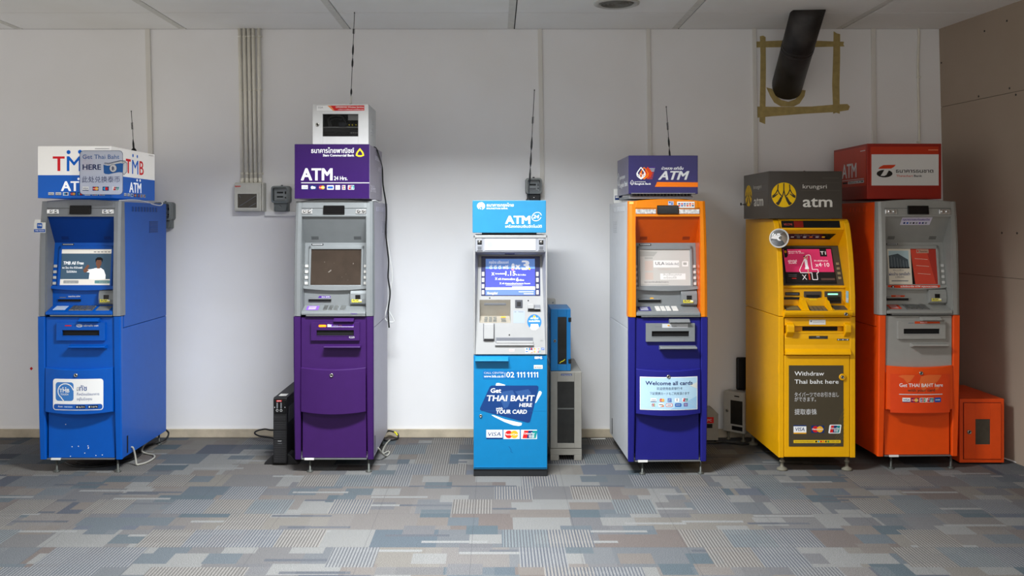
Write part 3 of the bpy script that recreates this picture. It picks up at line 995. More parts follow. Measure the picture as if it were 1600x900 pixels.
# clear placard standing off the front right corner of that sign
ACR = mat('frosted_acrylic', (206, 212, 228), .25, var=0, alpha=.74)
t = thing('acrylic_placard', 'frosted grey-blue placard with banknote picture, hung before the white and blue box sign', 'placard', (-2.440, 5.80, 1.742))
def rounded(x0, x1, z0, z1, r, n=6):
    pts = []
    for cx, cz, a0 in ((x1 - r, z0 + r, -90), (x1 - r, z1 - r, 0), (x0 + r, z1 - r, 90), (x0 + r, z0 + r, 180)):
        for k in range(n):
            a = math.radians(a0 + 90 * k / (n - 1)); pts.append((cx + r * math.cos(a), cz + r * math.sin(a)))
    return pts
MB().prism(rounded(-.133, .133, 0, .272, .025), 0, .004, 'y', ACR).build('plate', t)
st = MB(); EDGE = ink('placard_edge', (60, 74, 104)); TXB = ink('placard_blue', (36, 92, 160)); TXN = ink('placard_navy', (30, 44, 92))
g = Gfx((0, 0, 0), FU, FV, 812, 630, .266 / 505, .272 / 515)
q = rounded(560, 1065, 115, 630, 47)
g.line(q + [q[0]], 5, EDGE, 1)
g.text('Get Thai Baht', 592, 212, 50, TXB, 432, 'l', .0); g.text('HERE', 595, 338, 60, TXN, 212, 'l', .045)
note = [(838, 280), (880, 292), (930, 290), (990, 270), (1040, 262), (1072, 268), (1066, 372), (1020, 368), (960, 378), (900, 392), (858, 388), (842, 376)]
g.poly([(845, 262), (900, 270), (960, 255), (1040, 230), (1100, 236), (1116, 262), (1114, 360), (1080, 402), (1060, 372), (1072, 268), (1040, 258), (990, 266), (930, 286), (880, 288)], PALE, 1)
g.poly(note, TXB, 2); g.ell(952, 322, 45, 48, PALE, 3); g.ring(952, 322, 45, 48, 5, EDGE, 4)
g.text('B', 952, 344, 40, TXN, 30, 'c', .01, 0, 5); g.line([(948, 296), (948, 350)], 5, TXN, 5)
for k in range(3): g.line([(845 + k * 3, 268 - k * 6), (900, 274 - k * 6), (960, 258 - k * 6), (1040, 236 - k * 3), (1096, 240 - k * 2)], 3.2, EDGE, 3)
g.line([(1072, 268), (1092, 250), (1116, 262), (1114, 362), (1078, 402), (1064, 372)], 5, EDGE, 3)
g.text('此处兑换泰币', 585, 482, 54, TXN, 445, 'l', -.004)
for k, q_ in enumerate(('visa', 'mcn', 'maestro', 'up')): g.card(q_, 592 + k * 118, 537, 664 + k * 118, 584, 1)
g.build('lettering', t)
for x, z in ((-.11, .03), (-.11, .245)):
    st = MB(); st.cyl((x, .004, z), (x, .058, z), .005, STEEL, 10); st.build('standoff', t)

# ================================================================== 2 purple machine
PURP = mat('purple_enamel', (54, 22, 82), .45, spec=.3, var=.04, coat=.0)
LAV = mat('pale_grey_steel', (160, 156, 170), .4, .1, .03)
SCRB = mat('screen_brown_reflection', (58, 48, 40), .16, var=.12, scale=14)  # brown reflections on the dark glass, put into its colour
def disp_scb(g):
    g.rrect(-.092, .068, -.042, .084, .008, ORG, 0); g.rect(-.087, .073, -.047, .079, YEL, 1)
    g.rect(-.036, .066, .128, .083, ink('strip_purple', (100, 46, 165)), 0)
    g.poly([(-.036, .066), (-.022, .066), (-.008, .083), (-.036, .083)], PALE, 1); g.rect(-.022, .068, -.010, .074, PALE, 1)
    g.text('บริการ', .0, .076, .006, WHITE, .03, 'l', .03); g.text('เงินสด', .036, .076, .006, GOLD, .018, 'l', .03)
    g.rect(-.036, .0805, .128, .0828, PALE, 1)
    g.text('9339', .098, .153, .011, PALE, .035, 'l', .01)
def slot_scb(g):
    g.poly([(-.115, -.090), (-.035, -.090), (-.035, -.103), (-.105, -.103)], PURI, 0)
    g.rect(-.17, -.093, -.125, -.091, GREYI, 0); g.text('บัตร ATM', -.09, -.093, .007, WHITE, .05, 'l', .02)
Cp = dict(key='purple', cabinet=LAV, fascia=SILV, alcove=SILV, hood=SILV, slit=(70, 72, 74), bezel=SILV, screen=SCRB, fkey=KEYW, console=SILV,
          sticker=ink('sticker_purple', (126, 84, 176)), padink=ink('pad_lilac', (168, 160, 205)), pad=SILV, pillar=PURP, upper=PURP, dispenser=PURP,
          ledge=PURP, door=PURP, kick=PURP, keypad=SILV, vent=mat('vent_grey', (150, 148, 162), .5))
def scr_scb(g):
    SM = ink('screen_scuff', (120, 112, 104))
    g.poly([(34, 46), (40, 41), (41, 43), (36, 47)], SM, 0); g.ell(27, 26, .8, .8, SM, 0, 8); g.ell(84, 29, .8, 1.6, SM, 0, 8)
    for x, y in ((46, 28), (62, 56), (70, 50), (74, 62)): g.ell(x, y, 1.1, .8, ink('screen_smudge', (70, 60, 48)), 0, 8)
mp_, mpf = cash_machine('cash_machine', 'purple cash machine with a silver fascia and blank brown-reflecting screen, second from the left', -1.016, 5.86, 0, .50, Cp,
             dict(screen_gfx=scr_scb, disp_gfx=disp_scb, slot_gfx=slot_scb, lip_text='Opteva', depth=.81))
PSIGN = mat('purple_sign_film', (44, 6, 82), .5, var=.03, spec=.25, coat=.1)
PSIDE = mat('faded_sheen_sign_side', (138, 128, 148), .3, var=.04, coat=.05)  # fading and the wall's grazing reflection, both put into one pale colour
t = thing('box_sign', 'purple box sign on the purple machine', 'sign', (-1.0245, 5.86, 1.717), 0, 'box signs on top of the machines')
b = MB(); b.box(-.235, .235, .004, .63, 0, 0.340, PSIDE, .003); b.box(-.233, .233, 0, .006, .002, .342, PSIGN, .001); b.build('sign_box', t)
g = Gfx((0, 0, 0), FU, FV, 274, 850, .47 / 662, 0.340 / 480)
g.text('ธนาคารไทยพาณิชย์', 92, 445, 40, WHITE, 376, 'l', .015); g.text('Siam Commercial Bank', 195, 476, 20, WHITE, 273, 'l', .035)
YY = ink('leaf_yellow', (255, 225, 30))
leaf = [(520, 412), (497, 440), (490, 462), (504, 472), (536, 472), (550, 462), (543, 440)]
g.line(leaf + [leaf[0], leaf[1]], 13, YY); g.ell(520, 411, 7, 7, YY); g.rect(513, 466, 527, 478, YY, 1); g.ell(490, 464, 7, 7, YY); g.ell(550, 464, 7, 7, YY)
g.text('ATM', 5, 685, 102, WHITE, 270, 'l', .055); g.text('24 Hrs.', 292, 685, 34, WHITE, 118, 'l', .02)
g.rect(3, 705, 603, 712, PALE)
for q, a, b_ in (('visa', 8, 62), ('cirrusd', 80, 138), ('mcn', 158, 212), ('plus', 230, 290), ('diners', 305, 345), ('jcb', 362, 392), ('up', 415, 470)):
    g.card(q, a, 730, b_, 769, 1)
g.build('front_lettering', t)
g = Gfx((.235, 0, 0), (0, 1, 0), FV, 0, 100, .0063, .00344)
SD = ink('side_faded_white', (235, 230, 240))
g.text('ธนาคารไทยพาณิชย์', 42, 24, 10, SD, 50, 'l', .01); g.text('ATM', 68, 44, 9, SD, 18, 'l', .03); g.text('24 Hrs.', 8, 86, 12, SD, 40, 'l', .02)
g.build('side_lettering', t)

# router cabinet on top
CABW = mat('white_cabinet_enamel', (208, 208, 206), .42, var=.03)
t = thing('router_cabinet', 'small white cabinet with a glass door, on top of the purple box sign', 'cabinet', (-.986, 5.95, 2.0572))
b = MB(); W_, H_, D_ = .355, .263, .36
wx0, wx1, wz0, wz1 = -.113, .112, .058, .200
b.box(-W_ / 2, W_ / 2, .012, D_, 0, .012, CABW); b.box(-W_ / 2, W_ / 2, .012, D_, H_ - .012, H_, CABW, .003)
b.box(-W_ / 2, -W_ / 2 + .012, .012, D_, .012, H_ - .012, CABW); b.box(W_ / 2 - .012, W_ / 2, .012, D_, .012, H_ - .012, CABW)
b.box(-W_ / 2 + .012, W_ / 2 - .012, D_ - .012, D_, .012, H_ - .012, SLOT)
b.build('body', t)
v = MB()
for k in range(8): v.box(W_ / 2 - .001, W_ / 2 + .002, .12, .26, .08 + k * .018, .089 + k * .018, CABW, .001)
v.build('side_vent', t)
d = MB()
d.box(-W_ / 2, wx0, 0, .012, 0, H_, CABW, .002); d.box(wx1, W_ / 2, 0, .012, 0, H_, CABW, .002)
d.box(wx0, wx1, 0, .012, 0, wz0, CABW, .001); d.box(wx0, wx1, 0, .012, wz1, H_, CABW, .001)
do = d.build('door', t)
GLASS = mat('tinted_glass', (16, 17, 18), .05, var=0, alpha=.4)
MB().box(wx0, wx1, .006, .009, wz0, wz1, GLASS).build('door_glass', do)
lk = MB(); lock(lk, -.146, 0, .132, .011); lk.build('door_lock', do)
g = Gfx((0, 0, 0), FU, FV, 351, 367, W_ / 496, H_ / 340)
g.rect(140, 40, 560, 80, WHITE); g.poly([(262, 40), (562, 38), (562, 80), (300, 82)], RED, 1); g.poly([(235, 40), (262, 40), (300, 82), (285, 82)], ink('flyer_orange', (238, 150, 90)), 1)
g.text('GPRS/EDGE Wireless Services', 308, 58, 13, WHITE, 250, 'l', .03, 0, 2); g.text('บริการสื่อสารไร้สาย', 330, 75, 7, WHITE, 225, 'l', .02, 0, 2)
g.text('SSA', 152, 62, 14, GREYI, 45, 'l', 0, 0, 2)
g.build('door_label', do)
sh = MB(); sh.box(-.165, .165, .06, .34, .118, .126, CABW); sh.build('shelf', t)
dv = MB(); dv.box(-.02, .03, .045, .16, .126, .152, mat('modem_grey', (70, 74, 84), .4), .003)
dv.box(.035, .11, .07, .2, .126, .150, DARK, .002)
for k, c_ in enumerate((.042, .062, .085)): dv.box(c_, c_ + .005, .068, .071, .134, .142, ink('led_amber', (220, 200, 40), .8))
for k in range(5): dv.box(.055 + k * .012, .060 + k * .012, .068, .071, .083, .091, ink('port_pale', (200, 200, 190), .1))
dv.box(.045, .11, .07, .2, .078, .1, DARK, .002)
dv.build('modem', t)
cc = MB(); cc.tube([(-.085, .08, .13), (-.09, .07, .175), (-.05, .06, .195), (.0, .065, .19), (.02, .08, .15)], .006, mat('grey_cable', (120, 120, 118), .5))
cc.tube([(-.075, .1, .13), (-.08, .09, .165), (-.045, .08, .18), (-.005, .085, .175)], .005, mat('grey_cable', (0, 0, 0)))
cc.build('patch_cable', t)
pp = MB(); pp.box(.045, .112, .018, .0185, .162, .2, TAGW); pp.build('paper_note', t)
# ================================================================== 3 light blue machine in the middle
CYAN = mat('light_blue_enamel', (4, 114, 166), .36, var=.03, coat=.0)
CYAND = mat('light_blue_seam', (14, 112, 165), .4, var=.03)  # for the seam and rim lines of the door
CWH = mat('white_fascia_plastic', (152, 152, 151), .35, var=.02)
CGR = mat('grey_fascia_plastic', (150, 152, 158), .4, .1, .03)
BEIG = mat('brushed_pocket', (158, 151, 138), .4, .4, .05)
SCRN = mat('screen_frame_navy', (40, 42, 82), .25, var=0)
LITP = mat('backlit_panel', (205, 215, 228), .4, var=0, emit=.5)
SB1 = ink('screen_sky', (105, 145, 215), .35, .2); SB2 = ink('screen_indigo', (62, 68, 165), .4, .2); SB3 = ink('screen_mid', (85, 110, 190), .35, .2)
SWT = ink('screen_glow_white', (225, 228, 240), .45)
t = thing('cash_machine', 'light blue cash machine with a white fascia, in the middle of the row', 'cash machine', (.089, 5.79, 0), 0, 'cash machines along the wall')
h = .2275; D = .62
b = MB()
for s in (-1, 1):
    x0, x1 = sorted((s * (h - .01), s * h))
    b.box(x0, x1, .05, D, .10, 1.49, CYAN, .003)
b.box(-h + .01, h - .01, .02, D, 1.478, 1.49, CWH); b.box(-h + .01, h - .01, D - .01, D, .1, 1.48, CYAN); b.box(-h + .01, h - .01, .3, .31, .1, 1.48, SLOT)
b.build('cabinet', t)
p = MB(); p.box(-h, h, .012, D, 0, .047, mat('plinth_black', (28, 30, 32), .6), .003); p.build('plinth', t)
lb = MB(); lb.box(-h, h, .004, .05, .045, .752, CYAN, .004); lb.box(-h + .004, h - .004, -.0005, .01, .058, .062, CYAND); lb.box(-h + .004, h - .004, .0032, .01, .4055, .4065, CYAND)
lo = lb.build('service_door', t)
fl = MB(); fl.prism([(.006, .742), (-.004, .744), (-.03, .722), (-.03, .716), (.006, .712)], -.224 + .006, -.012, 'x', CYAN, .002); fl.build('pull_flap', lo)
lk = MB(); lock(lk, -.183, .004, .376, .009); lk.build('door_lock', lo)
# door print: drawing units = crop pixels, 900 px = 220 px of the photo
g = Gfx((0, .004, 0), FU, FV, 366, 845, 1 / (253.2 * 4.0909), 1 / (253.2 * 4.0909))
DN = ink('card_navy', (20, 56, 112)); CB = ink('band_blue', (14, 100, 160)); PW = ink('swoosh_white', (235, 240, 244))
g.rect(190, 165, 550, 222, CB)
g.text('CALL CENTER', 197, 187, 12, PALE, 128, 'l', -.005); g.text('www.ktb.co.th', 197, 210, 15, WHITE, 126, 'l', .01)
g.rect(330, 178, 333, 210, PALE, 1); g.text('02', 340, 210, 34, WHITE, 50, 'l', .02)
for x_ in (414, 434, 454, 480, 500, 520, 538):
    g.rect(x_, 176, x_ + 5.5, 210, WHITE, 1); g.poly([(x_, 176), (x_ + 1, 184), (x_ - 7, 187), (x_ - 7, 182)], WHITE, 1)
g.rect(515, 70, 582, 97, CB); g.text('00945', 521, 92, 16, WHITE, 48, 'l', .04); g.rect(516, 131, 572, 155, TAGW); g.text('ฝ่ายดูแล', 522, 149, 10, BLACK, 44, 'l', .02)
g.poly([(275, 247), (292, 246), (334, 258), (326, 266), (272, 262)], PW, 0)
g.poly([(556, 296), (566, 304), (564, 316), (530, 372), (524, 374), (536, 330), (548, 300)], PW, 0)
g.poly([(245, 450), (262, 452), (330, 478), (440, 502), (436, 516), (420, 521), (385, 516), (330, 496), (262, 462)], PW, 0)
g.poly([(250, 262), (536, 262), (545, 268), (546, 280), (494, 488), (488, 498), (476, 500), (182, 424), (171, 416), (172, 406), (232, 274), (240, 264)], DN, 1)
WM = ink('map_navy', (44, 80, 134))
g.poly([(285, 330), (320, 300), (380, 292), (395, 320), (370, 350), (350, 400), (325, 410), (310, 370)], WM, 2); g.poly([(395, 300), (480, 285), (500, 310), (470, 340), (420, 330)], WM, 2)
g.text('Get', 240, 308, 28, WHITE, 66, 'l', .04, .05, 3); g.text('THAI BAHT', 217, 361, 36, WHITE, 303, 'l', .04, .12, 3)
g.text('HERE', 423, 398, 23, WHITE, 82, 'l', .04, .12, 3); g.text('with', 274, 414, 13, WHITE, 42, 'l', .03, .1, 3); g.text('YOUR CARD', 275, 442, 25, WHITE, 196, 'l', .04, .12, 3)
g.card('visa', 212, 545, 315, 604, 1); g.card('mcw', 322, 545, 425, 604, 1); g.card('upw', 433, 545, 536, 604, 1)
g.line([(355, 650), (368, 668), (372, 680)], 2, DN, 0); g.line([(366, 682), (380, 692)], 2, DN, 0)
g.build('door_print', lo)
# upper housing: white posts, grey cheeks closing in on the panel
u = MB()
for s in (-1, 1):
    x0, x1 = sorted((s * h, s * (h - .010)))
    u.box(x0, x1, 0, .06, .754, 1.491, CWH, .003)
u.box(-h, h, 0, .06, 1.474, 1.491, CWH, .003)
uo = u.build('fascia_frame', t)
zt, zb = 1.383, .757
def py(z): return .14 * (z - zb) / (1.405 - zb) - .004          # the white panel leans back
def px(z): return .2165 - .020 * (z - zb) / (1.405 - zb)        # half width of the panel
for s in (-1, 1):
    hx = h - .010
    P = [(s * hx, .004, zb), (s * px(zb), py(zb), zb), (s * px(1.405), py(1.405), 1.405), (s * hx, .004, 1.405)]
    Q = [(a, b_ + .06, c_) for a, b_, c_ in P]
    MB().hexa([P[0], P[1], Q[1], Q[0], P[3], P[2], Q[2], Q[3]], CGR).build('alcove_wall', t)
k = MB()
k.hexa([(-h + .01, .012, 1.384), (h - .01, .012, 1.384), (px(1.36), .135, 1.362), (-px(1.36), .135, 1.362),
        (-h + .01, .012, 1.39), (h - .01, .012, 1.39), (px(1.36), .15, 1.39), (-px(1.36), .15, 1.39)], CGR)
k.build('alcove_ceiling', t)
hd = MB(); hd.box(-h + .01, h - .01, .006, .06, 1.388, 1.476, CGR, .003); ho = hd.build('header', t)
lp = MB(); lp.box(-.158, .156, .001, .012, 1.398, 1.468, LITP, .002); lp.build('lit_panel', ho, 'glowing white panel')
g = Gfx((0, .001, 0), FU, FV, 0, 0, 1, 1, .0008)
PB = ink('panel_faint_blue', (150, 185, 220), .5)
g.ell(-.128, -1.432, .020, .020, PB, 0); g.text('กรุงไทย', -.095, -1.436, .018, PB, .1, 'l', .02); g.text('ATM', .06, -1.412, .018, PB, .06, 'l', .03)
g.build('panel_print', ho)
for s in (-1, 1):
    m = MB(); cx = s * .190
    m.box(cx - .018, cx + .018, .000, .02, 1.396, 1.470, CGR, .003); m.box(cx - .014, cx + .014, -.002, .01, 1.432, 1.462, DARK, .003)
    m.cyl((cx, -.001, 1.450), (cx, -.006, 1.450), .010, CHROME, 14); m.box(cx - .012, cx + .012, -.002, .01, 1.402, 1.424, mat('sensor_grey', (96, 98, 102), .4), .002)
    m.build('camera_unit', ho)
bw = MB(); bw.hexa([(-.033, .052, 1.3755), (.027, .052, 1.3755), (.027, .085, 1.3690), (-.033, .085, 1.3690), (-.033, .052, 1.380), (.027, .052, 1.380), (.027, .085, 1.376), (-.033, .085, 1.376)], mat('blue_window', (40, 44, 110), .15, var=0)); bw.build('sensor_window', t)
f = MB()
K = 1 / (253.2 * 4.5)
zd = lambda y: zb + (870 - y) * K
def row(z0, z1, xa=None, xb=None):
    A = lambda z: -px(z) if xa is None else xa
    B = lambda z: px(z) if xb is None else xb
    f.hexa([(A(z0), py(z0), z0), (B(z0), py(z0), z0), (B(z0), py(z0) + .03, z0), (A(z0), py(z0) + .03, z0),
            (A(z1), py(z1), z1), (B(z1), py(z1), z1), (B(z1), py(z1) + .03, z1), (A(z1), py(z1) + .03, z1)], CWH)
row(zb, zd(655)); row(zd(655), zd(494), None, (165 - 383) * K); row(zd(655), zd(494), (385 - 383) * K, None); row(zd(494), 1.364)
fo = f.build('front_panel', t)
# everything on the leaning panel: drawing units = crop pixels (4.5 per photo pixel)
PVec = (0, .14, 1.405 - zb); LV = math.hypot(.14, 1.405 - zb)
K = 1 / (253.2 * 4.5) ; KY = K * LV / (1.405 - zb)
class Panel(Gfx):
    pass
def panel(gap): return Gfx((0, py(zb), zb), FU, PVec, 383, 870, K, KY * 1.0, gap)
def on(mb, x0, y0, x1, y1, front, back, m, bev=.001):
    """box standing on the leaning panel between drawing coordinates"""
    q = panel(0)
    A = [q.P(x, y) for x, y in ((x0, y1), (x1, y1), (x1, y0), (x0, y0))]
    n = q.N
    F = [a + n * front for a in A]; B = [a + n * back for a in A]
    return mb.hexa([F[0], F[1], B[1], B[0], F[3], F[2], B[2], B[3]], m, bev)
m = MB(); on(m, 176, 188, 597, 466, .003, -.004, SCRN); so = m.build('screen', fo)
g = panel(.0070)
g.rect(207, 206, 560, 276, SB1, 0); g.rect(207, 276, 560, 408, SB2, 0); g.rect(207, 408, 560, 424, SWT, 0); g.rect(207, 424, 560, 462, SB3, 0)
g.text('กรุงไทย เปรียบแบงก์', 232, 240, 18, SWT, 140, 'l', .02); g.text('ดี ดี ดี ฟรี', 236, 277, 22, SWT, 134, 'l', .03)
g.text('x', 420, 279, 44, SWT, 34, 'l', .08, .1); g.text('3', 470, 282, 62, SWT, 46, 'l', .08); g.ell(521, 277, 8, 8, GOLD, 1, 14)
g.ell(404, 258, 12, 20, SWT, 1, 14); g.poly([(390, 276), (400, 270), (412, 276), (408, 288), (396, 288)], ink('screen_pink', (230, 120, 130), .4), 2)
g.text('X', 250, 323, 20, SWT, 19, 'l', .05); g.text('อัตราดอกเบี้ยเริ่มต้น', 276, 316, 9, SWT, 70, 'l', .02); g.text('1.15', 350, 324, 30, SWT, 70, 'l', .04); g.text('% ต่อ 3 เดือน', 424, 324, 9, SWT, 70, 'l', .02)
g.text('X', 275, 355, 16, SWT, 15, 'l', .05); g.text('ฟรี ค่าธรรมเนียม', 297, 355, 11, SWT, 120, 'l', .03); g.text('6', 426, 364, 24, SWT, 17, 'l', .06); g.text('เดือน', 449, 362, 11, SWT, 32, 'l', .02)
g.text('X', 307, 386, 13, SWT, 12, 'l', .05); g.text('ฟรี ค่าธรรมเนียมทำรายการ ข้ามเขต', 325, 385, 9, SWT, 200, 'l', .02); g.rect(352, 390, 470, 393, SWT, 1); g.rect(396, 402, 560, 405, SWT, 1)
g.text('Krungthai', 220, 456, 16, SWT, 72, 'l', .03, .15); g.rect(444, 436, 548, 440, SWT, 1); g.rect(480, 450, 548, 454, SWT, 1)
g.build('screen_picture', so)
for x in (180, 568):
    for y in (299, 341, 385, 428):
        m = MB(); on(m, x, y, x + 18, y + 30, .007, 0, KEYW, .002); m.build('function_key', so)
# encrypted keypad pocket: a real recess, its back sloping inwards and its floor carrying the keys
q = panel(0); n = q.N
TL, TR, BL, BR = q.P(165, 494), q.P(385, 494), q.P(165, 655), q.P(385, 655)
RL, RR = q.P(172, 600) - n * .055, q.P(378, 600) - n * .055
m = MB()
m.add([TL, TR, RR, RL], [(0, 3, 2, 1)], BEIG); m.add([RL, RR, BR, BL], [(0, 3, 2, 1)], BEIG)
m.add([TL, RL, BL], [(0, 1, 2)], CWH); m.add([TR, BR, RR], [(0, 1, 2)], CWH)
ko = m.build('keypad_pocket', fo)
def quad_box(mb, A, B, C_, D_, s0, s1, t0, t1, hgt, m_, bev=.0006):
    """raised block on the quad A-B (bottom) to D-C (top); s across, t up"""
    nn = (B - A).cross(D_ - A).normalized()
    L_ = lambda s, t_: (A * (1 - s) + B * s) * (1 - t_) + (D_ * (1 - s) + C_ * s) * t_
    b_ = [L_(s0, t0), L_(s1, t0), L_(s1, t1), L_(s0, t1)]
    lo_ = [p_ - nn * .002 for p_ in b_]; hi_ = [p_ + nn * hgt for p_ in b_]
    return mb.hexa(lo_ + hi_, m_, bev)
m = MB(); quad_box(m, RL, RR, TR, TL, .14, .86, .66, .80, .0008, SILVD, .0002); quad_box(m, RL, RR, TR, TL, .155, .845, .69, .77, .0014, GREYI, .0002); m.build('pocket_slot', ko)
m = MB()
for i_ in range(4):
    for j_ in range(4):
        s0 = (.14, .29, .44, .70)[i_]
        quad_box(m, BL, BR, RR, RL, s0, s0 + (.11 if i_ < 3 else .16), .14 + j_ * .2, .28 + j_ * .2, .003, GOLD if (i_ == 3 and j_ == 3) else STEEL)
m.build('keypad', ko)
m = MB(); on(m, 417, 495, 470, 550, .005, 0, mat('reader_grey', (62, 64, 70), .4), .002); on(m, 430, 508, 458, 540, .007, .004, DARK, .002); m.build('contactless_reader', fo)
g = panel(.0012); g.rect(405, 570, 486, 656, ink('label_pale', (150, 160, 172)), 0); g.ell(237, 482, 5, 5, BLACK, 0, 12); g.ell(511, 500, 5, 5, BLACK, 0, 12); g.ell(376, 738, 5, 5, BLACK, 0, 12)
g.rect(412, 576, 425, 581, GREYI, 1); g.rect(440, 576, 476, 580, GREYI, 1)
g.build('label_sticker', fo); g = panel(.0012)
DISC = ink('disc_blue', (36, 112, 168))
g.ell(553, 648, 50, 52, DISC, 0, 36); g.text('บริการใหม่', 553, 628, 11, WHITE, 56, 'c', .02); g.text('ถอนเงินไม่ใช้บัตร', 553, 648, 12, WHITE, 78, 'c', .02)
g.ell(553, 612, 9, 9, GOLD, 1, 14); g.poly([(526, 672), (580, 664), (586, 686), (562, 706), (536, 704), (522, 690)], PALE, 1); g.rect(528, 662, 578, 672, WHITE, 2)
g.build('round_sticker', fo); g = panel(.0012)
g.text('สลิป', 592, 782, 9, GREYI, 22, 'l', 0); g.rect(375, 834, 411, 851, ink('tag_rose', (205, 180, 178)), 0); g.text('00945', 393, 847, 9, GREYI, 30, 'c', .02)
for i, kk in enumerate(('cirrus', 'maestro', 'mcw', 'jcb', 'amex')): g.card(kk, 487 + i * 28, 826, 509 + i * 28, 841, 0)
for i, kk in enumerate(('plus', 'disc', 'mcw', 'up')): g.card(kk, 487 + i * 28, 845, 509 + i * 28, 860, 0)
g.build('panel_print', fo)
m = MB(); on(m, 507, 526, 551, 558, .018, 0, CWH, .003); on(m, 553, 530, 596, 560, .004, 0, GREYI, .001); on(m, 507, 560, 596, 577, .003, 0, DARK, .001); on(m, 551, 555, 596, 562, .02, 0, CWH, .002); m.build('receipt_printer', fo)
m = MB(); on(m, 191, 660, 272, 779, .004, 0, mat('painted_shadow', (92, 92, 96), .6), .001); on(m, 196, 662, 266, 768, .022, 0, CWH, .004); m.build('biometric_cover', fo)  # the grey plate paints the shadow round the raised cover
m = MB(); on(m, 278, 755, 544, 812, .002, 0, GREYI, .001); on(m, 286, 757, 540, 778, .003, .001, mat('slot_grey', (96, 98, 104), .5), .0005); on(m, 284, 780, 543, 796, .012, 0, CWH, .002); on(m, 274, 798, 547, 812, .014, 0, CWH, .003); m.build('cash_shutter', fo)

CSIGN = mat('light_blue_sign_film', (40, 126, 168), .35, var=.03)
t = thing('box_sign', 'light blue box sign on the light blue machine', 'sign', (.082, 5.79, 1.500), 0, 'box signs on top of the machines')
b = MB(); b.box(-.227, .227, 0, .5, .006, .206, CSIGN, .003); b.box(-.17, .17, .03, .45, -.008, .006, DARK); b.build('sign_box', t)
g = Gfx((0, 0, 0), FU, FV, 386, 355, .454 / 738, .2 / 330)
g.oy = 355 + 10
g.ell(103, 82, 40, 38, WHITE, 0)
for a in range(5): g.line([(72 + a * 4, 76 + a * 3), (104 + a * 5, 52 + a * 8)], 2.6, CSIGN, 1)
g.poly([(80, 104), (112, 88), (118, 110), (104, 124), (86, 118)], CSIGN, 1); g.ell(98, 110, 7, 5, WHITE, 2, 12); g.poly([(104, 54), (110, 40), (118, 50)], WHITE, 2)
g.text('ธนาคารกรุงไทย', 160, 88, 30, WHITE, 270, 'l', .012); g.text('KRUNGTHAI BANK', 158, 115, 15, WHITE, 214, 'l', .03)
g.text('ATM', 350, 262, 78, WHITE, 243, 'l', .065); g.text('เครื่องถอนเงินอัตโนมัติ', 347, 303, 26, WHITE, 365, 'l', .0)
pts = []
for k in range(34):
    a = math.radians(50 + 335 * k / 33); x, y = 50 * math.cos(a), 40 * math.sin(a); ca, sa = math.cos(-.6), math.sin(-.6)
    pts.append((660 + x * ca - y * sa, 190 + x * sa + y * ca))
g.line(pts, 6, WHITE, 0); g.text('24', 624, 208, 34, WHITE, 60, 'l', .05, .2)
g.build('front_lettering', t)

# ================================================================== 4 orange and indigo machine
INDI = mat('indigo_enamel', (29, 29, 112), .45, spec=.3, var=.03, coat=.0)
AMBR = mat('amber_enamel', (222, 124, 6), .32, var=.03, coat=.0)
AMBD = mat('amber_enamel_shaded', (200, 80, 8), .25, var=.03, coat=.15)  # shade of hood and alcove, put into a deeper copy of the amber
MACW = mat('white_steel', (198, 200, 202), .35, var=.03)
SCRP = mat('screen_pale', (180, 176, 170), .10, var=0, emit=.12)
def scr_bbl(g):
    g.rect(0, 0, 100, 72, SCRP, 0)
    G1 = ink('screen_grey', (150, 148, 142), .2); G2 = ink('screen_darkgrey', (90, 88, 90), .1); P1 = ink('screen_paper', (212, 208, 204), .15); T1 = ink('screen_tan', (176, 160, 150), .25)
    g.poly([(0, 3), (36, 5), (28, 14), (0, 14)], G1, 1); g.rect(10, 16, 26, 19, G1, 1)
    g.rect(10, 23, 26, 42, T1, 1); g.rect(27, 22, 78, 36, P1, 1); g.text('ULA', 31, 31, 6, G2, 18, 'l', .02, 0, 2); g.text('โปรโมชั่น เงินกู้', 51, 31, 4, G2, 26, 'l', .01, 0, 2)
    g.rect(84, 24, 96, 34, P1, 1); g.rect(86, 26, 93, 31, G1, 2)
    g.text('ธนาคารกรุงเทพ', 36, 41, 3.5, T1, 24, 'l', .01, 0, 2)
    g.rect(10, 46, 26, 60, T1, 1); g.rect(40, 48, 90, 60, P1, 1); g.text('สินเชื่อบุคคล', 46, 52, 3.5, G1, 36, 'l', 0, 0, 2); g.text('พร้อมใช้', 46, 58, 3.5, G1, 26, 'l', 0, 0, 2)
    g.text('กรุณาสอดบัตรเพื่อเริ่มทำรายการ', 8, 66, 2.6, G2, 48, 'l', 0, 0, 2); g.rect(0, 69, 56, 70, G1, 1)
def disp_bbl(g):
    g.rect(-.04, .058, .12, .082, ink('plate_silver', (196, 198, 200)), 0); g.text('รับเงินสด', .0, .076, .008, GREYI, .05, 'l', .02); g.ell(.0, .068, .008, .005, GOLD, 1, 12)
    g.rect(-.085, .072, -.045, .077, GREYI, 0)
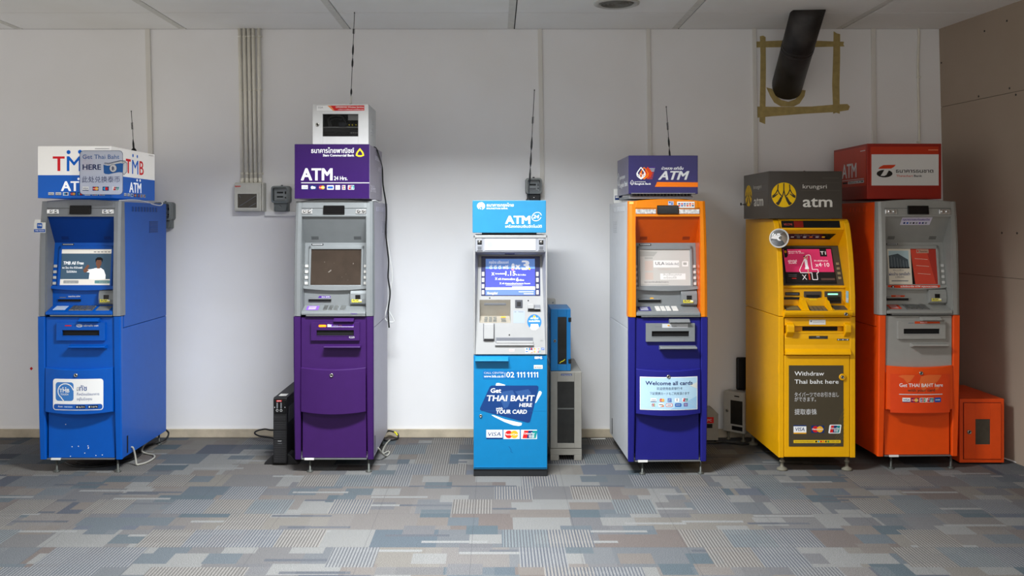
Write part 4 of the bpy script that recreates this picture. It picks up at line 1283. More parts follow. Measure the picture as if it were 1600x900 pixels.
def door_bbl(g):
    K_ = 1 / (252.8 * 9.0)
    ox, oz = 693, .664 + .006
    X_ = lambda x: (x - ox) * K_
    Y_ = lambda y: (1 - (oz - (y - 120) * K_))
    PB = ink('poster_ice', (176, 208, 226)); PB2 = ink('poster_sky', (150, 190, 218)); TN = ink('poster_navy', (32, 36, 92)); TG = ink('poster_slate', (84, 98, 120))
    def R(x0, y0, x1, y1, m, l, n=1): g.rect(X_(x0), Y_(y0), X_(x1), Y_(y1), m, l, n)
    R(286, 240, 1100, 704, WHITE, 0, 8); R(294, 250, 1092, 696, PB, 1, 8)
    for k in range(6):
        x0 = 700 + k * 65; x1 = x0 + 65
        g.poly([(X_(x0), Y_(696 - (1 - ((k) / 6) ** 2) * 0 - 30 * k)), (X_(x1), Y_(696 - 30 * (k + 1))), (X_(x1), Y_(696)), (X_(x0), Y_(696))], PB2, 2)
    g.poly([(X_(985), Y_(365)), (X_(1092), Y_(320)), (X_(1092), Y_(410))], ink('poster_cream', (214, 216, 208)), 3)
    for a, b_ in ((690, 560), (705, 600), (690, 640)): g.line([(X_(930), Y_(b_ - 50)), (X_(1010), Y_(b_ - 20)), (X_(1092), Y_(a - (660 - b_) * .5))], .0008, PALE, 3)
    T = lambda s, x, y, c, w_, m, bo=0.0, a='l': g.text(s, X_(x), Y_(y), c * K_, m, w_ * K_, a, bo, 0, 4)
    T('Welcome all cards', 362, 352, 52, 664, TN, .035); T('欢迎使用各类银行卡', 514, 418, 30, 362, TG); T('下記提携カードもご利用頂けます', 418, 488, 30, 562, TG)
    for i, kk in enumerate(('visa', 'mc', 'amex', 'diners', 'up')):
        x0 = (432, 548, 668, 768, 876)[i]; g.card(kk, X_(x0), Y_(538), X_(x0 + (78, 78, 52, 62, 78)[i]), Y_(590), 4)
    for i, kk in enumerate(('jcb', 'disc', 'pulse', 'local', 'violet')):
        x0 = (440, 538, 642, 770, 898)[i]; g.card(kk, X_(x0), Y_(610), X_(x0 + (58, 74, 94, 92, 56)[i]), Y_(656), 4)
def slot_bbl(g):
    g.rect(-.16, -.093, -.115, -.088, GREYI, 0); g.ell(-.085, -.0925, .012, .005, GOLD, 0, 14)
Ci = dict(key='amber', cabinet=MACW, fascia=AMBR, alcove=AMBD, hood=AMBD, slit=(120, 40, 8), bezel=SILV, screen=SCRP, fkey=KEYW, console=SILV,
          sticker=ink('sticker_navy', (52, 50, 110)), padink=ink('pad_green', (150, 156, 130)), pad=SILV, pillar=INDI, upper=INDI, dispenser=SILV, ledge=SILV, door=INDI, kick=INDI,
          keypad=SILV, keylight=True, lamp='strip', vent=mat('vent_pale', (190, 192, 194), .5))
mi_, mif = cash_machine('cash_machine', 'cash machine with an amber hood over an indigo body and white sides', 1.068, 5.81, math.radians(1.6), .495, Ci,
             dict(screen_gfx=scr_bbl, disp_gfx=disp_bbl, door_gfx=door_bbl, slot_gfx=slot_bbl, sides=(-1,), slot_y=.70))
g = Gfx((0, .0245, 1.618), FU, (0, .0095, .094), 0, -1.618, 1, 1, .002)
g.rect(.06, -1.700, .170, -1.660, TAGW, 0)
for j in range(2):
    for i in range(6): g.rect(.068 + i * .017, -1.690 + j * .012, .080 + i * .017, -1.682 + j * .012, (NAVY, RED, BLU, GREYI, RED, ORG)[(i + j) % 6], 1)
g.rect(.005, -1.702, .038, -1.678, ink('sticker_ice', (190, 200, 225)), 0); g.rect(.010, -1.699, .020, -1.690, BLU, 1); g.rect(.023, -1.690, .033, -1.681, BLU, 1); g.rect(.023, -1.699, .033, -1.692, GREYI, 1)
g.rect(-.238, -1.698, -.212, -1.684, ink('tag_cream', (235, 205, 110)), 0)
g.build('fascia_sticker', mif)

ISIGN = mat('indigo_sign_film', (38, 32, 92), .22, var=.03, coat=.2)
t = thing('box_sign', 'indigo box sign with an orange stripe, on the amber and indigo machine', 'sign', (1.0445, 5.86, 1.748), 0, 'box signs on top of the machines')
b = MB(); b.box(-.2165, .2165, 0, .54, 0, .24, ISIGN, .003); b.box(-.2, .2, -.001, .01, .001, .006, RAIL)
b.build('sign_box', t)
br = MB()
for k in range(18): br.box(-.19 + k * .021, -.178 + k * .021, .02, .12, -.012, 0, DARK)
br.box(-.21, .19, .03, .5, -.030, -.012, SILVD, .002); br.build('mounting_bracket', t)
g = Gfx((0, 0, 0), FU, FV, 839, 690, .433 / 1112, .24 / 605)
def drop(dx, m, l, s=1.0, cx=482, cy=365, th=16):
    P = [(0, -93), (40, -40), (68, 5), (58, 45), (0, 92), (-58, 45), (-68, 5), (-40, -40), (0, -93), (40, -40)]
    g.line([(cx + dx + x * s, cy + y * s) for x, y in P], th * s, m, l)
    g.line([(cx + dx - 62 * s, cy + 0 * s), (cx + dx, cy + 80 * s), (cx + dx + 62 * s, cy + 0 * s)], th * s * .8, m, l)
    g.line([(cx + dx - 30 * s, cy + 45 * s), (cx + dx, cy - 10 * s), (cx + dx + 30 * s, cy + 45 * s)], th * s * .6, m, l)
RO = ink('flame_red', (205, 60, 22)); OO = ink('flame_orange', (238, 120, 20))
for k in range(10): g.poly([(575, 268 + k * 20), (712 - k * 5, 268 + k * 20), (710 - k * 5, 276 + k * 20), (575, 276 + k * 20)], RO if k > 3 else PURI if k < 1 else PALE, 0)
g.poly([(590, 262), (640, 320), (665, 365), (640, 420), (590, 458), (545, 410), (530, 365), (550, 310)], RO, 1)
drop(50, OO, 2); drop(0, WHITE, 3); g.poly([(470, 352), (500, 328), (500, 372), (486, 382)], OO, 4)
g.text('บัวหลวง เอทีเอ็ม', 812, 308, 40, WHITE, 352, 'l', .02, .2); g.text('ATM', 765, 465, 132, PALE, 485, 'l', .055, .3)
g.poly([(740, 502), (1395, 508), (1395, 582), (706, 578)], OO, 0)
drop(0, PALE, 1, .42, 339, 512, 18); g.text('ธนาคารกรุงเทพ', 382, 508, 20, PALE, 172, 'l', .02); g.text('Bangkok Bank', 382, 545, 28, WHITE, 258, 'l', .045)
g.build('front_lettering', t)
g = Gfx((-.2165, .54, 0), (0, -1, 0), FV, 0, 100, .0054, .0024)
drop(0, PALE, 1, .2, 12, 55, 14)
g.rect(8, 42, 12, 82, PALE, 1); g.text('ธนาคารกรุงเทพ', 20, 56, 9, WHITE, 50, 'l', .02); g.text('Bangkok Bank', 20, 78, 13, WHITE, 72, 'l', .04)
g.build('side_lettering', t)

# ================================================================== 6 orange machine at the right end
ORNG = mat('orange_enamel', (228, 76, 10), .34, var=.03, coat=.0)
ORDR = mat('orange_door_film', (222, 66, 14), .4, var=.03)
GRYP = mat('grey_panel_enamel', (150, 148, 142), .42, var=.03)
SILG = mat('warm_silver_plastic', (150, 150, 145), .4, .2, .03)
def scr_tnc(g):
    CR = ink('screen_cream2', (196, 186, 168), .12, .2); RD = ink('screen_brick', (178, 62, 46), .14, .2); RD2 = ink('screen_brick2', (150, 48, 38), .12, .2)
    g.rect(0, 0, 48, 72, CR, 0); g.poly([(48, 0), (100, 0), (100, 72), (54, 72)], RD, 0); g.poly([(80, 0), (100, 0), (100, 72), (96, 72)], RD2, 1)
    BW = ink('screen_slate', (66, 74, 78), .1); SK = ink('screen_skyg', (150, 168, 170), .12)
    g.rect(3, 4, 44, 40, SK, 1); g.poly([(3, 14), (22, 10), (42, 22), (43, 40), (3, 40)], BW, 2)
    for k in range(6): g.line([(8 + k * 6, 15 + k * 2), (9 + k * 6, 38)], .9, ink('screen_pillar', (110, 118, 120), .1), 3)
    g.rect(3, 37, 44, 40, ink('screen_dark', (30, 34, 36)), 3)
    g.text('สินเชื่อ', 10, 45, 2.8, GREYI, 22, 'l', 0, 0, 2); g.text('ผ่อนบ้าน ดอกเบี้ยต่ำ', 2, 54, 5.5, NAVY, 42, 'l', .02, 0, 2); g.text('2,900,000.-', 14, 59, 3.2, GREYI, 20, 'l', .02, 0, 2); g.rect(6, 64, 40, 66, GREYI, 2)
    g.rect(60, 1, 85, 9, ink('screen_plate', (170, 130, 110), .1), 2); g.text('Thanachart', 66, 7, 3.4, BROWN, 17, 'l', .02, 0, 3); g.ell(63, 5, 1.6, 2, RED, 3, 12)
    g.line([(56, 20), (82, 22)], .6, CR, 2); g.line([(58, 34), (84, 36)], .6, CR, 2); g.line([(60, 50), (86, 52)], .6, CR, 2)
def disp_tnc(g):
    g.rect(-.075, .064, -.04, .070, GREYI, 0); g.poly([(-.035, .056), (.125, .058), (.128, .070), (-.035, .071)], ink('strip_orange', (200, 70, 28)), 0); g.text('รับเงินสด', .0, .066, .006, PALE, .045, 'l', .02)
    g.rect(-.104, .1355, .128, .139, PALE, 0)
def door_tnc(g):
    K_ = 1 / (246.8 * 5.625)
    X_ = lambda x: (x - 408) * K_
    Y_ = lambda y: 1 - (.664 - (y - 450) * K_)
    R = lambda x0, y0, x1, y1, m, l, n=1: g.rect(X_(x0), Y_(y0), X_(x1), Y_(y1), m, l, n)
    R(142, 520, 672, 860, ORDR, 0, 10)
    MP = ink('map_tan', (226, 104, 48))
    for P in ([(205, 540), (240, 528), (345, 528), (325, 560), (300, 590), (280, 600), (250, 560)], [(400, 540), (470, 525), (590, 530), (570, 560), (545, 590), (500, 610), (460, 640), (420, 610), (380, 600)], [(395, 590), (440, 590), (450, 640), (425, 680), (400, 640)], [(525, 640), (565, 632), (560, 655), (530, 660)]):
        g.poly([(X_(a), Y_(b_)) for a, b_ in P], MP, 1)
    T = lambda s, x, y, c, w_, m, bo=0.0: g.text(s, X_(x), Y_(y), c * K_, m, w_ * K_, 'l', bo, 0, 3)
    T('Get THAI BAHT here', 215, 632, 30, 385, WHITE, .022); T('with your card', 284, 672, 24, 240, BROWN, .02)
    R(213, 694, 597, 701, PALE, 2, 6)
    for i, kk in enumerate(('visa', 'mcn', 'jcb', 'up', 'local')):
        x0 = (240, 314, 388, 446, 520)[i]; g.card(kk, X_(x0), Y_(727), X_(x0 + (66, 64, 54, 66, 62)[i]), Y_(766), 3)
def slot_tnc(g):
    g.poly([(-.14, -.088), (-.055, -.089), (-.05, -.101), (-.14, -.103)], ink('strip_orange', (200, 70, 28)), 0); g.text('บัตร', -.11, -.093, .006, PALE, .03, 'l', .02)
    g.rect(-.172, -.094, -.148, -.089, GREYI, 0)
    TO = ink('banner_orange', (214, 62, 24))
    g.fn = lambda u, v: .0235
    g.rect(-.172, -.168, .166, -.148, TO, 0); g.text('ระวังมิจฉาชีพ ATM กรุณาตรวจสอบ', -.09, -.154, .010, WHITE, .24, 'l', .03); g.ell(-.14, -.158, .011, .007, BLACK, 1, 14); g.ell(-.138, -.157, .005, .004, WHITE, 2, 10)
Co = dict(key='orange', cabinet=ORNG, fascia=SILG, alcove=SILG, hood=SILG, slit=(84, 82, 78), bezel=SILG, screen=CAMW, fkey=KEYW, console=SILG, printer=SILG,
          sticker=ink('sticker_red', (206, 66, 36)), padink=ink('sticker_red', (206, 66, 36)), pad=SILG, pillar=ORNG, upper=GRYP, dispenser=GRYP, ledge=GRYP, door=ORNG, kick=ORNG, keypad=mat('dark_keypad', (0, 0, 0)))
mo_, mof = cash_machine('cash_machine', 'orange cash machine with a grey fascia, at the right end of the row', 2.683, 5.94, math.radians(1.5), .522, Co,
             dict(screen_gfx=scr_tnc, disp_gfx=disp_tnc, door_gfx=door_tnc, slot_gfx=slot_tnc, sides=(-1,), slot_y=.6, depth=.80))
g = Gfx((0, .034, 1.605), FU, (0, -.096, .174), 0, 0, 1, 1, .0018)
g.poly([(-.095, .004), (.1, .002), (.092, .058), (-.100, .058)], ink('sticker_lilac', (205, 200, 215)), 0)
for k in range(8): g.rect(-.08 + k * .02, .038, -.068 + k * .02, .050, (NAVY, BLU, GREYI, BLACK, GREYI, PURI, NAVY, GREYI)[k], 1)
g.text('กรุณาตรวจสอบก่อนสอดบัตร', -.09, .026, .014, PURI, .175, 'l', .03)
g.build('hood_sticker', mo_)

OFRM = mat('orange_red_steel', (146, 28, 8), .36, var=.04, coat=.0); OFLM = mat('orange_red_film', (182, 46, 6), .35, var=.03, coat=.0)
t = thing('box_sign', 'orange-red box sign with a white front panel, on the orange machine', 'sign', (2.654, 6.10, 1.722), 0, 'box signs on top of the machines')
b = MB(); b.box(-.242, .242, 0, .60, 0, .36, OFRM, .003); b.box(-.220, .223, -.001, .01, .088, .340, OFLM, .0005)
b.box(-.2435, -.235, .015, .585, .088, .345, OFLM, .0005)
b.build('sign_box', t)
g = Gfx((0, -.001, 0), FU, FV, 1035, 790, .484 / 980, .36 / 732)
WP = ink('panel_white', (214, 212, 208))
g.rect(603, 200, 1487, 612, WP, 0)
g.poly([(690, 392), (715, 365), (760, 342), (922, 338), (905, 362), (862, 388)], RO, 1)
g.ell(775, 455, 104, 50, ink('logo_black', (34, 30, 26)), 1, 36)
g.poly([(775, 400), (835, 404), (800, 470), (772, 486), (722, 484), (742, 456)], WP, 2)
g.text('ธนาคารธนชาต', 925, 442, 46, BLACK, 490, 'l', .02); g.text('Thanachart', 930, 498, 27, RO, 218, 'l', .015); g.text('Bank', 1162, 498, 27, BLACK, 105, 'l', .03)
g.rect(1350, 138, 1480, 148, ink('thin_pink', (230, 150, 110)), 0)
g.build('front_lettering', t)
g = Gfx((-.2435, .60, 0), (0, -1, 0), FV, 0, 100, .006, .0036)
g.text('ATM', 28, 58, 26, PALE, 43, 'l', .03); g.rect(28, 62, 92, 63, PALE, 0); g.rect(46, 65, 92, 70, PALE, 0); g.rect(30, 66, 44, 69, BLACK, 0); g.text('เงินด่วน ATM', 48, 69, 3.4, BLACK, 42, 'l', .02)
g.rect(82, 11, 96, 12.5, PALE, 0)
g.build('side_lettering', t)
# ================================================================== 5 yellow machine
YELW = mat('yellow_enamel', (228, 166, 2), .33, var=.03, coat=.0)
YBEZ = mat('bezel_brown', (72, 66, 58), .35, var=.05)
t = thing('cash_machine', 'yellow cash machine with a dark poster on its door', 'cash machine', (2.019, 5.90, 0), 0, 'cash machines along the wall')
h = .2415; hi = .208; D = .78
prof_lo = [(0, .09), (0, .976), (D, .976), (D, .09)]
prof_hi = [(.0, .979), (.0, 1.10), (.008, 1.174), (.020, 1.28), (.037, 1.371), (.058, 1.45), (.08, 1.519), (.102, 1.565), (.131, 1.590), (.17, 1.592), (D, 1.592), (D, .979)]
b = MB()
for s in (-1, 1):
    x0, x1 = sorted((s * hi, s * h))
    b.prism(prof_lo, x0, x1, 'x', YELW, .004); b.prism(prof_hi, x0, x1, 'x', YELW, .004)
b.box(-hi, hi, .14, D, 1.578, 1.592, YELW); b.box(-hi, hi, D - .012, D, .09, 1.58, YELW); b.box(-hi, hi, .3, .31, .1, 1.58, SLOT); b.box(-hi, hi, .05, D, .09, .1, YELW)
yb = b.build('cabinet', t)
hn = MB()
for z in (.62, .40, .19): hn.box(-h - .002, -h + .002, .004, .010, z, z + .06, YELW, .0008)
hn.build('door_hinge', t)
# header with its dark display strip
hd = MB(); hd.hexa([(-hi, .100, 1.522), (hi, .100, 1.522), (hi, .16, 1.522), (-hi, .16, 1.522), (-hi, .126, 1.590), (hi, .126, 1.590), (hi, .16, 1.590), (-hi, .16, 1.590)], YELW, .002)
ho = hd.build('header', t)
g = Gfx((0, .100, 1.522), FU, (0, .026, .068), 0, 0, 1, 1, .0010)
HB = mat('display_strip_black', (14, 16, 16), .12, var=0)
g.rect(-.190, -.062, .185, -.014, HB, 0); g.text('WELCOME', -.175, -.030, .014, ink('welcome_red', (170, 70, 60), .1), .055, 'l', .02); g.rect(-.110, -.060, -.05, -.016, ink('display_red', (120, 24, 14), .06), 1)
g.build('display_strip', ho)
hd = MB(); hd.hexa([(-hi, .102, 1.518), (hi, .102, 1.518), (hi, .110, 1.524), (-hi, .110, 1.524), (-hi, .205, 1.418), (hi, .205, 1.418), (hi, .22, 1.43), (-hi, .22, 1.43)], YELW)
hoo = hd.build('hood', t)
g = Gfx((0, .102, 1.518), FU, (0, -.103, .100), 0, 0, 1, 1, .0012)
g.poly([(-.165, .030), (.165, .030), (.135, .085), (-.165, .080)], HB, 0)
for k in range(6): g.rect(-.12 + k * .04, .055, -.10 + k * .04, .066, (PALE, GREYI, PALE, ORG, PALE, YEL)[k], 1)
g.text('ถอน โอน ชำระ', -.10, .050, .010, GREYI, .16, 'l', .02)
g.build('marquee_strip', hoo)
# screen bezel leaning back
bz0, bz1 = (.098, 1.160), (.212, 1.422)
def bp(z): return bz0[0] + (z - bz0[1]) / (bz1[1] - bz0[1]) * (bz1[0] - bz0[0])
def bs(mb, x0, x1, z0, z1, fr, bk, m, bev=.001):
    return mb.hexa([(x0, bp(z0) - fr, z0), (x1, bp(z0) - fr, z0), (x1, bp(z0) + bk, z0), (x0, bp(z0) + bk, z0),
                    (x0, bp(z1) - fr, z1), (x1, bp(z1) - fr, z1), (x1, bp(z1) + bk, z1), (x0, bp(z1) + bk, z1)], m, bev)
m = MB(); bs(m, -hi, hi, 1.158, 1.424, 0, .02, YBEZ); bs(m, -.166, .162, 1.178, 1.405, .004, 0, DARK); zo = m.build('screen_bezel', t)
m = MB(); bs(m, -.158, .153, 1.184, 1.398, .006, 0, CAMW); so = m.build('screen', zo)
VV = Vector((0, bz1[0] - bz0[0], bz1[1] - bz0[1])); LL = VV.length / (bz1[1] - bz0[1])
g = Gfx((0, bp(1.184) - .006, 1.184), FU, VV, 540, 795, .311 / 310, .214 * LL / 225, .0008)
PK = ink('screen_magenta', (205, 52, 98), .28, .2); PK2 = ink('screen_rose', (222, 110, 140), .28, .2); SD_ = ink('screen_night', (38, 34, 34), .06, .2); SW_ = ink('screen_white2', (232, 222, 222), .4)
g.rect(385, 572, 695, 725, PK, 0); g.rect(385, 725, 695, 795, SD_, 0); g.rect(620, 572, 664, 622, SD_, 1); g.text('T1', 624, 610, 22, SW_, 34, 'l', .01, 0, 2)
g.poly([(388, 572), (412, 572), (412, 615), (404, 628), (388, 628)], SD_, 1); g.ell(399, 590, 8, 9, GOLD, 2, 16)
four = [(540, 612), (552, 612), (556, 618), (556, 708), (592, 708), (592, 730), (582, 732), (582, 775), (550, 775), (550, 730), (478, 730), (474, 712), (528, 616), (540, 612)]
g.line(four, 4, SW_, 3); g.line([(510, 705), (530, 705), (530, 660), (510, 705)], 3, SW_, 3)
g.text('X', 484, 776, 34, SW_, 30, 'l', -.01, 0, 3)
g.text('x4·10', 580, 690, 26, SW_, 90, 'l', .01, 0, 3); g.text('สิทธิพิเศษ', 575, 655, 9, SW_, 90, 'l', 0, 0, 3)
g.text('สมัครวันนี้', 408, 657, 11, SW_, 56, 'l', .03, 0, 3); g.text('รับฟรี', 410, 670, 10, SW_, 50, 'l', .03, 0, 3); g.text('ผ่อนสบาย 0%', 418, 592, 8, SW_, 80, 'l', 0, 0, 3); g.text('สูงสุด 10 เดือน', 418, 602, 7, SW_, 100, 'l', 0, 0, 3)
SKN = ink('screen_skin2', (205, 150, 125), .25); DRS = ink('screen_dress', (225, 220, 224), .35); RD_ = ink('screen_red', (190, 40, 36), .25)
g.poly([(512, 640), (522, 634), (532, 642), (530, 672), (536, 705), (515, 705), (514, 672)], DRS, 4); g.ell(517, 630, 7, 9, SKN, 4, 14); g.poly([(509, 628), (512, 618), (522, 618), (526, 628), (520, 622)], SD_, 5); g.poly([(524, 640), (534, 622), (537, 612), (541, 614), (536, 634), (530, 648)], SKN, 4)
g.rect(524, 705, 532, 735, SKN, 4); g.rect(526, 735, 536, 776, RD_, 4); g.rect(604, 766, 692, 778, ink('screen_bar', (96, 70, 62), .1), 2); g.rect(398, 742, 452, 745, GREYI, 2); g.rect(398, 752, 450, 755, GREYI, 2); g.rect(418, 764, 446, 770, RD_, 2)
g.build('screen_picture', zo)
for s in (-1, 1):
    for k in range(4):
        m = MB(); z = 1.303 - k * .030; bs(m, s * .186 - .010, s * .186 + .010, z - .008, z + .008, .006, 0, mat('bronze_key', (150, 138, 108), .4, .2), .002); m.build('function_key', zo)
# console
m = MB()
m.box(-hi, hi, .088, .14, 1.03, 1.150, YELW, .002)
m.prism([(.09, 1.150), (.080, 1.150), (.076, 1.156), (.080, 1.166), (.10, 1.168)], -hi, hi, 'x', YELW, .001)
m.hexa([(-hi, -.02, .985), (hi, -.02, .985), (hi, .13, .985), (-hi, .13, .985), (-hi, -.02, 1.012), (hi, -.02, 1.012), (hi, .13, 1.058), (-hi, .13, 1.058)], YELW, .003)
m.prism([(.02, .972), (-.012, .974), (-.034, .992), (-.038, 1.008), (-.034, 1.014), (-.015, 1.016), (.02, 1.016)], -.213, .213, 'x', YELW, .003)
ko = m.build('console', t)
lk = MB(); lock(lk, .168, -.036, .996, .011); lk.build('shelf_lock', ko)
m = MB(); m.box(-.174, -.083, .083, .09, 1.104, 1.124, DARK, .002); m.box(-.182, -.074, .080, .09, 1.078, 1.093, DARK, .002); m.box(-.17, -.09, .0815, .09, 1.112, 1.116, GREYI); m.build('card_slot', ko)
m = MB(); m.box(-.055, .056, .082, .09, 1.074, 1.130, YBEZ, .003); m.box(-.042, .045, .078, .09, 1.086, 1.108, SLOT, .002); m.prism([(.082, 1.08), (.064, 1.082), (.066, 1.090), (.082, 1.092)], -.03, .03, 'x', YBEZ, .001)
g = Gfx((0, .082, 1.0), FU, FV, 0, 0, 1, 1, .036)
mo = m.build('receipt_printer', ko); g.text('ใบบันทึก', -.027, -.076, .009, ink('warning_yellow', (0, 0, 0)), .045, 'l', .05); g.build('printer_label', ko)
m = MB(); m.box(.077, .184, .082, .09, 1.052, 1.130, YBEZ, .003); m.prism([(.082, 1.062), (.060, 1.066), (.058, 1.078), (.07, 1.094), (.082, 1.098)], .09, .172, 'x', DARK, .003); rd = m.build('card_reader', ko)
m = MB(); m.box(.097, .160, .0805, .083, 1.108, 1.1165, mat('green_lamp', (150, 255, 205), .3, var=0, emit=1.2)); m.build('reader_light', ko, 'glowing green strip')
def ysh(v): return (-.02 + v * .15, 1.012 + v * .046)
def ybox(mb, u0, u1, v0, v1, hgt, m_, bev=.001):
    (ya, za), (yb_, zb_) = ysh(v0), ysh(v1)
    return mb.hexa([(u0, ya, za - .002), (u1, ya, za - .002), (u1, yb_, zb_ - .002), (u0, yb_, zb_ - .002), (u0, ya, za + hgt), (u1, ya, za + hgt), (u1, yb_, zb_ + hgt), (u0, yb_, zb_ + hgt)], m_, bev)
m = MB()
for x0, x1, xa, xb in ((-.092, -.048, -.084, -.052), (.070, .104, .074, .096)):
    (y0, z0), (y1, z1) = ysh(.02), ysh(.70)
    m.hexa([(x0, y0, z0), (x1, y0, z0), (x1, y1, z1), (x0, y1, z1), (xa, y0 + .012, z0 + .004), (xb, y0 + .012, z0 + .004), (xb, y1, z1 + .052), (xa, y1, z1 + .052)], YELW, .004)
(y0, z0), (y1, z1) = ysh(.55), ysh(.74)
m.hexa([(-.086, y0, z0), (.098, y0, z0), (.098, y1, z1), (-.086, y1, z1), (-.074, y0, z0 + .050), (.086, y0, z0 + .050), (.086, y1, z1 + .046), (-.074, y1, z1 + .046)], YELW, .004)
m.build('keypad_shield', ko)
m = MB(); ybox(m, -.045, .066, .04, .54, .002, DARK)
for i in range(4):
    for j in range(4): ybox(m, -.040 + j * .026, -.018 + j * .026, .06 + i * .115, .15 + i * .115, .006, STEEL, .001)
m.build('keypad', ko)
m = MB(); ybox(m, -.196, -.100, .12, .58, .002, YBEZ); ybox(m, -.186, -.108, .18, .5, .003, mat('pad_bronze', (128, 116, 76), .4, .2)); m.build('reader_pad', ko)
m = MB(); ybox(m, .112, .196, .15, .60, .002, YBEZ); m.build('tray', ko)
g = Gfx((hi - .0006, .07, 1.0), (0, -1, 0), FV, 0, 0, 1, 1, .0008)
g.rect(.0, -.135, .045, -.062, ink('sticker_skyblue', (150, 195, 215)), 0); g.rect(.006, -.09, .04, -.068, PALE, 1); g.build('cheek_sticker', ko)
# cash dispenser section
m = MB()
m.prism([(.06, .968), (.003, .968), (.003, .922), (.03, .918), (.03, .880), (.006, .870), (.002, .84), (.004, .80), (.0, .775), (-.018, .755), (-.022, .742), (-.016, .738), (.06, .738)], -.203, .208, 'x', YELW, .0)
do = m.build('dispenser_panel', t)
m = MB()
for x0, x1 in ((-.197, -.150), (.168, .205)): m.prism([(.006, .940), (-.028, .930), (-.032, .918), (-.032, .882), (.006, .846)], x0, x1, 'x', YELW, .004)
m.box(-.150, .168, .004, .03, .870, .884, YELW, .002); m.box(-.150, .168, .0, .03, .917, .924, YELW, .002)
m.build('hand_guard', do)
m = MB(); m.box(-.083, .138, .026, .031, .886, .911, SLOT, .001); m.build('cash_slot', do)
g = Gfx((0, .002, 0), FU, FV, 0, 0, 1, 1, .0012)
g.rect(-.049, -.958, .054, -.927, TAGW, 0); g.rect(-.042, -.953, -.032, -.942, GREYI, 1); g.rect(-.028, -.945, .048, -.942, GREYI, 1); g.rect(-.028, -.936, .048, -.934, PALE, 1)
g.rect(-.052, -.856, .068, -.837, mat('plaque_dark', (52, 50, 44), .4), 0); g.text('รับเงิน', -.004, -.848, .007, PALE, .02, 'l', .02); g.rect(-.03, -.843, .045, -.842, GREYI, 1)
g.rect(.126, -.838, .201, -.827, BLACK, 0)
for k in range(5): g.rect(.130 + k * .014, -.836, .140 + k * .014, -.829, GREYI if k % 2 else PALE, 1)
g.build('dispenser_label', do)
# lower door with its poster
m = MB(); m.box(-hi + .002, hi - .002, .0, .05, .094, .733, YELW, .004); dr = m.build('service_door', t)
POST = mat('poster_olive_brown', (70, 62, 46), .4, var=.04)
m = MB(); m.box(-.178, .165, -.002, .001, .161, .671, POST, .0004); po = m.build('poster', dr, 'dark brown poster with white writing')
g = Gfx((0, -.002, .161), FU, FV, 360, 825, .343 / 512, .51 / 760, .0006)
LN = ink('poster_line', (128, 108, 48))
for k in range(9): g.line([(615, 470 + k * 38), (560 - k * 8, 590 + k * 38 if 590 + k * 38 < 822 else 822)], 2, LN, 0)
g.text('Withdraw', 148, 160, 38, WHITE, 276, 'l', .012); g.text('Thai baht here', 148, 236, 38, WHITE, 412, 'l', .012)
g.text('タイバーツでのお引き出し', 148, 357, 34, PALE, 416, 'l', .008); g.text('ができます。', 148, 400, 32, PALE, 200, 'l', .008); g.text('提取泰铢', 148, 522, 40, PALE, 208, 'l', .008)
g.card('visagold', 138, 624, 258, 705, 1); g.card('mcn', 304, 628, 425, 698, 1)
g.rrect(470, 620, 582, 702, 10, WHITE, 1, .14)
for i, cc_ in enumerate((RED, NAVY, TEAL)): g.poly([(490 + i * 28, 628), (520 + i * 28, 628), (508 + i * 28, 694), (478 + i * 28, 694)], cc_, 2 + i)
g.text('UnionPay', 484, 662, 16, WHITE, 84, 'l', .03, .2, 6); g.text('银联', 516, 686, 18, WHITE, 40, 'l', .01, 0, 6)
g.rect(138, 764, 580, 792, ink('band_yellow', (232, 190, 30)), 1); g.text('ธนาคารกรุงศรีอยุธยา', 150, 783, 11, BROWN, 180, 'l', 0, 0, 2); g.text('0 2296 2000', 478, 783, 11, BROWN, 88, 'l', 0, 0, 2)
for k, cc_ in enumerate((BLACK, CYANI, RED, ORG, BROWN, GREEN)): g.ell(350 + k * 23, 778, 9, 9, cc_, 2, 12)
g.build('poster_lettering', dr)
m = MB(); m.lathe((.157, -.002, .598), (0, -1, 0), [(.021, -.001), (.021, .006), (.016, .009), (.013, .006)], YELW, 24); lock(m, .157, -.005, .598, .010); m.build('door_lock', dr)
for x, y in ((-.205, .05), (.205, .05), (-.205, D - .06), (.205, D - .06)):
    m = MB(); m.lathe((x, y, 0), (0, 0, 1), [(.032, 0), (.034, .006), (.030, .014), (.018, .020), (.010, .026), (.010, .05), (.016, .052), (.016, .062), (.009, .064), (.009, .092)], mat('grey_rubber_foot', (112, 108, 94), .6), 20); m.build('foot', t)
# round convex mirror clipped to the left cheek
m = MB(); m.lathe((-.235, .012, 1.470), (-.05, -1, -.05), [(.061, -.004), (.0615, .003), (.058, .005), (.056, .003)], TAGW, 36)
m.tube([(-.226, .06, 1.47), (-.23, .035, 1.475), (-.235, .012, 1.47)], .005, STEEL, 8); mo2 = m.build('convex_mirror', t, 'round convex mirror in a white rim')
m = MB(); m.lathe((-.235, .012, 1.470), (-.05, -1, -.05), [(.057, .003), (.048, .0085), (.035, .013), (.018, .016), (0, .017)], mat('mirror_glass', (220, 222, 225), .03, 1.0, 0), 36); m.build('mirror_glass', mo2)

